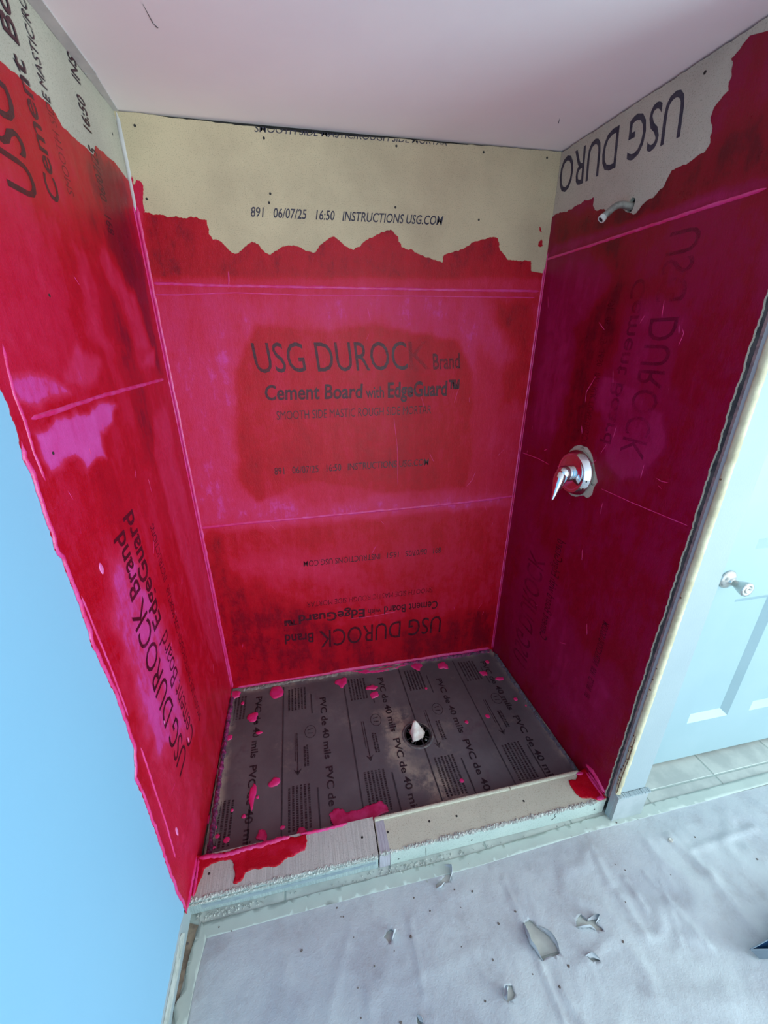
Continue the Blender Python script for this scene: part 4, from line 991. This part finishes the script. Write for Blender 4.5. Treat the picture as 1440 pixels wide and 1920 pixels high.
# crumbling front-top edges
def rough_bar(name, p0, p1, r, mat, parent, seed, amp=.5, step=.0028, n=9):
    rr = random.Random(seed); p0 = Vector(p0); p1 = Vector(p1); N = int((p1-p0).length/step); v = []; f = []
    t = (p1-p0).normalized(); up = Vector((0,0,1)); side = t.cross(up).normalized()
    g = 1
    for i in range(N+1):
        p = p0.lerp(p1, i/N); g = .7*g+.3*rr.uniform(1-amp, 1+amp)
        for k in range(n):
            a = 2*math.pi*k/n; q = r*g*(1+rr.uniform(-amp, amp)*.55)
            v.append(p+side*math.cos(a)*q*1.25+up*math.sin(a)*q*.8)
        if i:
            for k in range(n): f.append(((i-1)*n+k, (i-1)*n+(k+1) % n, i*n+(k+1) % n, i*n+k))
    f += [tuple(range(n)), tuple(N*n+k for k in range(n))]
    o = mesh(name, v, f, mat, parent); fix_normals(o); return o
rough_bar('crumbled_edge', (-.016, -.904, CT-.003), (.588, -.904, CT-.004), .0055, CRUMB, CB, 1, .5)
rough_bar('crumbled_edge', (.595, -.9035, CT-.003), (1.43, -.9035, CT-.002), .0055, CRUMB, CB, 2, .7)
rough_bar('crumbled_edge', (-.016, -.909, CT-.018), (.588, -.908, CT-.012), .0032, CRUMB, CB, 6, .5)
rough_bar('inner_lip', (.597, -.795, CT+.0015), (1.13, -.792, CT+.0015), .0058, BOARD_C, CB, 3, .12)
rough_bar('inner_lip', (1.135, -.7915, CT+.001), (1.435, -.789, CT+.001), .0055, BOARD_C, CB, 4, .12)
for (u, v) in D['screws']: screw('C', u, v, CB, .0036)
for u, z in ((.03, .0), (.535, .006), (.66, .0), (.93, .004), (1.25, .008), (1.43, .006)): screw('K', u, z, CB, .0030)
v, f = ridge([(1.262, CT-.006), (1.255, .03), (1.262, .02), (1.250, .008)], 'K', .0022, .0006, .0003, 3, .003, .6)
mesh('hairline_crack', v, f, DARK, CB)
v, f = ridge([(.760, ZF+.003), (.757, .03)], 'K', .0015, .0005, .0003, 3, .004, .4)
mesh('hairline_crack', v, f, DARK, CB)
f1 = sheet('pink_membrane', jag(D['curb_left_film'], .006, .14, 41, True), 'C', 0, .0018, FILM_C, CB, grid=.007, base=.1, hgt=lambda V: fbm(V[:,0], V[:,1], 70, 3, 1)*.002, patches=[([(.3, -.9), (.45, -.9), (.45, -.82), (.3, -.84)], .55, .02, .02)])
f2 = sheet('pink_membrane', jag(D['curb_right_film'], .006, .14, 42, True), 'C', 0, .0018, FILM_C, CB, grid=.007, base=.0, hgt=lambda V: fbm(V[:,0], V[:,1], 70, 3, 1)*.0015)
for i, (pts, w, h) in enumerate([([(-.005, -.79), (.08, -.800), (.2, -.795), (.3, -.789)], .016, .006), ([(.33, -.788), (.42, -.79), (.5, -.787)], .010, .004), ([(.0, -.90), (.0, -.85), (-.004, -.79)], .010, .005)]):
    v, f = ridge(pts, 'C', w, h, .001, 600+i, .005, .8); o = mesh('membrane_bead', v, f, PINK, f1, smooth=True); fix_normals(o)
for i, (u, v, a, b, k_) in enumerate([(1.452, -.898, .018, .008, 1), (1.437, -.797, .016, .007, 2), (1.465, -.85, .005, .05, 3)]):
    blob('C', u, v, a, b, .005, PINK, f2, 'membrane_daub', 700+i, .001, 20, .2)
# crumbled cement fallen at the foot of the curb
r4 = random.Random(77); mb = MB()
def chunk(mb, x, y, z, s, r, m=0):
    v = []
    for a in range(6):
        v.append((x+math.cos(a*1.05)*s*r.uniform(.6, 1.2), y+math.sin(a*1.05)*s*r.uniform(.6, 1.2), z))
    for a in range(6):
        v.append((x+math.cos(a*1.05+.3)*s*r.uniform(.3, .8), y+math.sin(a*1.05+.3)*s*r.uniform(.3, .8), z+s*r.uniform(.5, 1.1)))
    mb.add(v, [(0,1,7,6),(1,2,8,7),(2,3,9,8),(3,4,10,9),(4,5,11,10),(5,0,6,11),(6,7,8,9,10,11),(5,4,3,2,1,0)], m)
for _ in range(300):
    k = r4.random()
    if k < .4: x = r4.gauss(.09, .06); y = -.912-abs(r4.gauss(0, .010))
    elif k < .8: x = r4.gauss(.72, .09); y = -.914-abs(r4.gauss(0, .018))
    else: x = r4.uniform(.02, 1.45); y = -.914-abs(r4.gauss(0, .02))
    if x < 0: continue
    chunk(mb, x, y, ZF, r4.uniform(.0012, .0045), r4)
o = mb.build('cement_crumbs', CRUMB, None, org=(.5, -.92, ZF)); tagp(o, 'crumbled grey cement grit along the foot of the curb', 'debris', kind='stuff')

# ================================================================== valve and shower arm
VY, VZ = -.408, 1.195
vc = Vector(P3('R', VY, VZ, 0.0)); ax = Vector((-1, -.03, 0)).normalized()
VV = empty('shower_valve', vc, 'chrome single-lever shower valve on the pink right wall', 'shower valve')
mb = MB(); mb.lathe(vc, ax, [(.070, .0), (.086, .002), (.0875, .006), (.085, .012), (.0765, .030), (.0745, .0325), (.073, .034), (.072, .0335), (.071, .0325), (.060, .0345), (.045, .037), (.032, .0385), (.0, .0385)], 72)
mb.build('escutcheon', CHROME, VV, smooth=True)
mb = MB(); mb.lathe(vc, ax, [(.030, .036), (.0315, .040), (.0315, .052), (.030, .060), (.027, .072), (.021, .081), (.012, .086), (.0, .0875)], 48)
hb_ = mb.build('handle_hub', CHROME, VV, smooth=True)
hp = [(0.060, 0, 0), (.072, -.004, -.010), (.082, -.010, -.026), (.090, -.016, -.044), (.097, -.021, -.062), (.104, -.025, -.080), (.110, -.028, -.092), (.113, -.029, -.096)]
hr = [.024, .0265, .0235, .0180, .0130, .0085, .0045, .0012]
mb = MB(); mb.tube([vc+Vector((-a, b, c_)) for a, b, c_ in hp], hr, 20)
mb.build('lever', CHROME, hb_, smooth=True)
for k, z in enumerate((1.222, 1.168)):
    mb = MB(); a = math.radians(-8-k*24)
    d = Vector((0, -math.cos(a), math.sin(a)))
    mb.lathe(vc+ax*.019+d*.0805, d, [(.0035, -.001), (.0035, .0006), (.0, .0007)], 12); mb.build('set_screw', BLACK, VV)

AYY, AZZ = -.414, 2.036
pc = Vector(P3('R', AYY, AZZ, 0))
SA = empty('shower_pipe_stub', pc, 'weathered grey shower arm stub sticking out of the right wall without a head', 'shower arm')
mb = MB(); mb.tube([pc+Vector((.03, .0, 0)), pc+Vector((-.0, .004, .002)), pc+Vector((-.028, .008, .006)), pc+Vector((-.042, .010, .004)), pc+Vector((-.054, .012, -.003)), pc+Vector((-.070, .014, -.017)), pc+Vector((-.081, .015, -.028))], .0098, 20)
mb.build('pipe', GREYPIPE, SA, smooth=True)
mb = MB(); d = Vector((-.011, .001, -.011)).normalized(); e = pc+Vector((-.079, .015, -.026))
mb.lathe(e, d, [(.0095, -.001), (.0112, 0), (.0114, .010), (.0108, .012), (.0075, .012), (.0070, .010), (.0070, .0), (.0, .0)], 24)
mb.build('thread_end', PTFE, SA, smooth=True)
mb = MB(); mb.lathe(e, d, [(.0072, .0116), (.0, .0116)], 16); mb.build('pipe_bore', DARK, SA)

# ================================================================== paper, tape, tears
tears = [jag(D['tear%d' % i], .005, .12, 50+i, True) for i in range(1, 8)]
cr_pts = D['crease']; creases = [(cr_pts[0], cr_pts[1], .0035, .008), (cr_pts[2], cr_pts[3], .003, .008), (cr_pts[3], cr_pts[4], .003, .008),
    (cr_pts[5], cr_pts[6], .009, .016), (cr_pts[6], cr_pts[7], .007, .02), (cr_pts[8], cr_pts[9], .005, .014), (cr_pts[10], cr_pts[11], .005, .014)]
r5 = random.Random(31)
for _ in range(26):
    x_, y_ = r5.uniform(.75, 2.2), r5.uniform(-1.45, -1.02); an = math.radians(-72+r5.gauss(0, 28)); l_ = r5.uniform(.06, .30); k_ = .4+.6*min(1, x_-.7)
    creases.append(((x_, y_), (x_+math.cos(an)*l_, y_+math.sin(an)*l_), k_*r5.uniform(.002, .006), r5.uniform(.006, .022)))
for _ in range(10):
    x_, y_ = r5.uniform(.1, .8), r5.uniform(-1.3, -1.02); an = math.radians(-100+r5.gauss(0, 30)); l_ = r5.uniform(.05, .2)
    creases.append(((x_, y_), (x_+math.cos(an)*l_, y_+math.sin(an)*l_), r5.uniform(.0010, .003), r5.uniform(.008, .02)))
def ph_(V):
    x, y = V[:,0], V[:,1]
    big = fbm(x, y, 4.5, 2, 1); r1 = 1-np.abs(2*fbm(x*1.0+y*.5, y-x*.25, 5.5, 2, 7)-1); r2 = 1-np.abs(2*fbm(x+.4*y, y*.7, 11, 2, 11)-1)
    rt = sstep(.6, 1.6, x)
    h = .008*big*(.6+.8*rt) + (.0015+.003*rt)*sstep(.72, 1.0, r1) + .0010*sstep(.75, 1, r2)*(.5+rt) + .0022*fbm(x, y, 22, 4, 3)
    for a, b, hh, w in creases:
        d = segdist(V, a, b); h = h + hh*np.exp(-(d/w)**2)
    damp = sstep(.0, .09, -(y+.955)) * sstep(0, .07, x-.02)
    return h*damp*(.9)
pl_ = [(x, y) for x, y in D['tape_left_inner']]
pap = [(3.2, -.956), (.03, -.956)] + [(p[0], p[1]) for p in pl_[:3]] + [(.0, -1.3), (.0, -3.0), (3.2, -3.0)]
pap = pap[::-1]
PO = .0012
def paper_z(u, v): return PO+.0006+float(ph_(np.array([[u, v]]))[0])
PP = sheet('paper_floor_cover', pap, 'G', PO, .0006, PAPER, None, grid=.0085, holes=tears, hgt=ph_, org=(1.0, -1.5, ZF), gridbox=((0, -1.75), (2.5, -.95)))
tagp(PP, 'wrinkled grey builders paper covering the floor, torn in several places', 'floor paper')
# torn flaps, each curling up from one side of its hole
def flap(i0, pts_base, direction, lift, seed, mat=PAPER):
    """a curled tongue of paper: hinge polyline, then rolled over"""
    r = random.Random(seed); n = len(pts_base); m = 8; v = []; f = []
    for j in range(m):
        t = j/(m-1)
        for i, p in enumerate(pts_base):
            e = math.sin(math.pi*(i+.6)/(n+.2))
            w = lift*e
            ang = t*2.4
            dx = math.sin(ang)*w*.55; dz = (1-math.cos(ang))*w*.5
            u, q = p[0]+direction[0]*dx+r.uniform(-1, 1)*.0006, p[1]+direction[1]*dx+r.uniform(-1, 1)*.0006
            v.append(P3('G', u, q, paper_z(p[0], p[1])+dz+.0002))
    for j in range(m-1):
        for i in range(n-1): f.append((j*n+i, j*n+i+1, (j+1)*n+i+1, (j+1)*n+i))
    vv = np.array(v); k = len(v); v2 = list(vv)+list(vv+np.array([0, 0, .0004])); f2 = f+[tuple(x+k for x in q[::-1]) for q in f]
    o = mesh('torn_flap', v2, f2, mat, PP, smooth=True); fix_normals(o); return o
def dense(pts, n): 
    out = []
    P = np.array(pts); L_ = np.r_[0, np.cumsum(np.linalg.norm(np.diff(P, axis=0), axis=1))]
    for t in np.linspace(0, L_[-1], n): out.append((float(np.interp(t, L_, P[:,0])), float(np.interp(t, L_, P[:,1]))))
    return out
T1, T2, T3, T4, T5, T6, T7 = [D['tear%d' % i] for i in range(1, 8)]
flap(0, dense(T2[2:5], 9), (.8, .1), .030, 1)
flap(0, dense([T6[0], T6[5], T6[4]], 9), (.35, 0), .05, 2)
flap(0, dense([T3[0], T3[10], T3[9], T3[8]], 14), (-.5, -.1), .034, 3)
flap(0, dense(T3[2:6], 12), (.5, .3), .018, 4)
flap(0, dense(T1[0:4], 10), (.7, .2), .022, 5)
flap(0, dense(T1[4:7], 7), (-.3, -.6), .016, 6)
flap(0, dense(T4[2:5], 8), (.2, .7), .02, 7)
flap(0, dense([T4[9], T4[8], T4[7]], 7), (-.2, -.7), .02, 8)
flap(0, dense(T5[0:3], 8), (0, .8), .016, 9)
flap(0, dense([T7[0], T7[1]], 6), (.6, .3), .014, 10)
# masking tape holding the paper down
tz = lambda V: sstep(.0, .05, -(V[:,1]+.93))*0 + .0004*fbm(V[:,0], V[:,1], 60, 2, 3)
tu = [(x, -.937+.004*math.sin(x*3)+(.022*sst if (sst := max(0, min(1, (x-.9)/.5))) else 0)) for x in np.linspace(.02, 3.2, 60)]
tl_ = [(x, y-.040) for x, y in tu][::-1]
tp = sheet('masking_tape', tu+tl_, 'G', .0004, .0020, TAPE, None, grid=.012, org=(1.0, -.95, ZF), hgt=tz)
tagp(tp, 'long pale masking tape strip along the paper edge in front of the curb', 'tape')
to = jag([(x, y) for x, y in D['tape_left_outer']], .01, .06, 9)
ti = [(x, y) for x, y in D['tape_left_inner']]
tq = sheet('masking_tape', to+ti[::-1], 'G', .0008, .0030, TAPE, None, grid=.012, org=(.02, -1.05, ZF), hgt=lambda V: ph_(V)+.0004)
tagp(tq, 'short wavy masking tape strip down the left paper edge by the blue wall', 'tape')
# dirty strip of floor along the left wall
sheet('grime', jag(D['left_dirt'], .01, .1, 6, True), 'G', .0, .0006, TAN, bpy.data.objects['floor'])

# ---- loose bits on the paper
BITC = [simple('grit_dark', (96, 84, 80), (120, 108, 100), rough=.9), simple('grit_light', (206, 200, 190), (180, 172, 160), rough=.9)]
proto = []
LAND = [('the long oval paper tear', (1.06, -1.21)), ('the standing-flap tear', tuple(np.mean(T6, axis=0))), ('the leftmost paper tear', tuple(np.mean(T2, axis=0))),
        ('the tear beside the curb tape', tuple(np.mean(T1, axis=0))), ('the star-shaped tear', tuple(np.mean(T4, axis=0))), ('the grey tray', (1.62, -1.36)), ('the white wall end', (1.54, -.95)), ('the left front corner of the curb', (.02, -.92))]
LAND[0] = (LAND[0][0], tuple(np.mean(T3, axis=0)))
def crumb_label(i, x, y):
    j = min(range(len(LAND)), key=lambda q: math.dist(LAND[q][1], (x, y)))
    lx, ly = LAND[j][1]; d = math.dist((lx, ly), (x, y)); dx, dy = x-lx, y-ly
    if abs(dx) > abs(dy): w = 'right of' if dx > 0 else 'left of'
    else: w = 'behind' if dy > 0 else 'in front of'
    far = 'just ' if d < .05 else '' if d < .12 else 'well '
    return ('tiny' if [.75, .5, 1.1, .6, .9][i % 5] < .8 else 'small')+' dark crumb '+far+w+' '+LAND[j][0]
for s_ in range(3):
    mb = MB(); chunk(mb, 0, 0, 0, .004, random.Random(90+s_)); proto.append(mb)
bits = D['bits']; first = {}
for i, (x, y) in enumerate(bits):
    k = i % 3; sc = [.75, .5, 1.1, .6, .9][i % 5]
    if (x, y) == bits[24]: sc = 2.6
    if k not in first:
        o = mesh('plaster_crumb', np.array(proto[k].v), proto[k].f, BITC[0]); first[k] = o
    else:
        o = first[k].copy(); COL.objects.link(o)
    if i == 24: o.data = o.data.copy(); o.data.materials[0] = BITC[1]
    o.location = P3('G', x, y, paper_z(x, y)-.0003); o.rotation_euler = (0, 0, i*1.3); o.scale = (sc*1.2, sc, sc*.6)
    if i == 24: tagp(o, 'largest white plaster crumb, lying on a paper wrinkle right of the curb', 'crumb', 'crumbs scattered on the floor paper')
    else: tagp(o, crumb_label(i, x, y), 'crumb', 'crumbs scattered on the floor paper')

cr_ = {}
for o in [o for o in bpy.data.objects if o.get('category') == 'crumb']: cr_.setdefault(o['label'], []).append(o)
for lb_, os_ in cr_.items():
    if len(os_) < 2: continue
    ln_ = next(l for l in LAND if lb_.endswith(l[0]))
    os_.sort(key=lambda o: math.dist((o.location.x, o.location.y), ln_[1]))
    wd = {2: ['the nearer one', 'the farther one'], 3: ['nearest one', 'middle one', 'farthest one'], 4: ['nearest one', 'second nearest', 'second farthest', 'farthest one']}[len(os_)]
    for o, w_ in zip(os_, wd): o['label'] = lb_ + ', ' + w_
# ---- paint tray at the right edge
TY = empty('paint_tray', (1.75, -1.36, ZF), 'grey metal tray with dark blue lining on the floor paper', 'tray')
rim = [(1.597, -1.353), (1.690, -1.345), (1.98, -1.255), (1.98, -1.43)]
bot = [(1.632, -1.366), (1.700, -1.352), (1.95, -1.285), (1.95, -1.42)]
zb = paper_z(1.63, -1.366)+ZF+.004; zr = .032
mb = MB(); n = 4
vo = [(x, y, zb) for x, y in bot]+[(x, y, zr) for x, y in rim]
f = [(i, (i+1) % n, n+(i+1) % n, n+i) for i in range(n)]+[(3,2,1,0)]
mb.add(vo, f); o = mb.build('tray_body', TRAYM, TY); fix_normals(o)
cx_, cy_ = 1.78, -1.35
vi = [(x+(cx_-x)*.03, y+(cy_-y)*.06, zb+.002) for x, y in bot]+[(x+(cx_-x)*.02, y+(cy_-y)*.04, zr-.0005) for x, y in rim]
mb = MB(); mb.add(vi, f); o = mb.build('tray_lining', TRAYI, TY)
mb = MB(); mb.tube([(x, y, zr) for x, y in rim+[rim[0]]], .0016, 8); mb.build('tray_rim', TRAYM, TY)
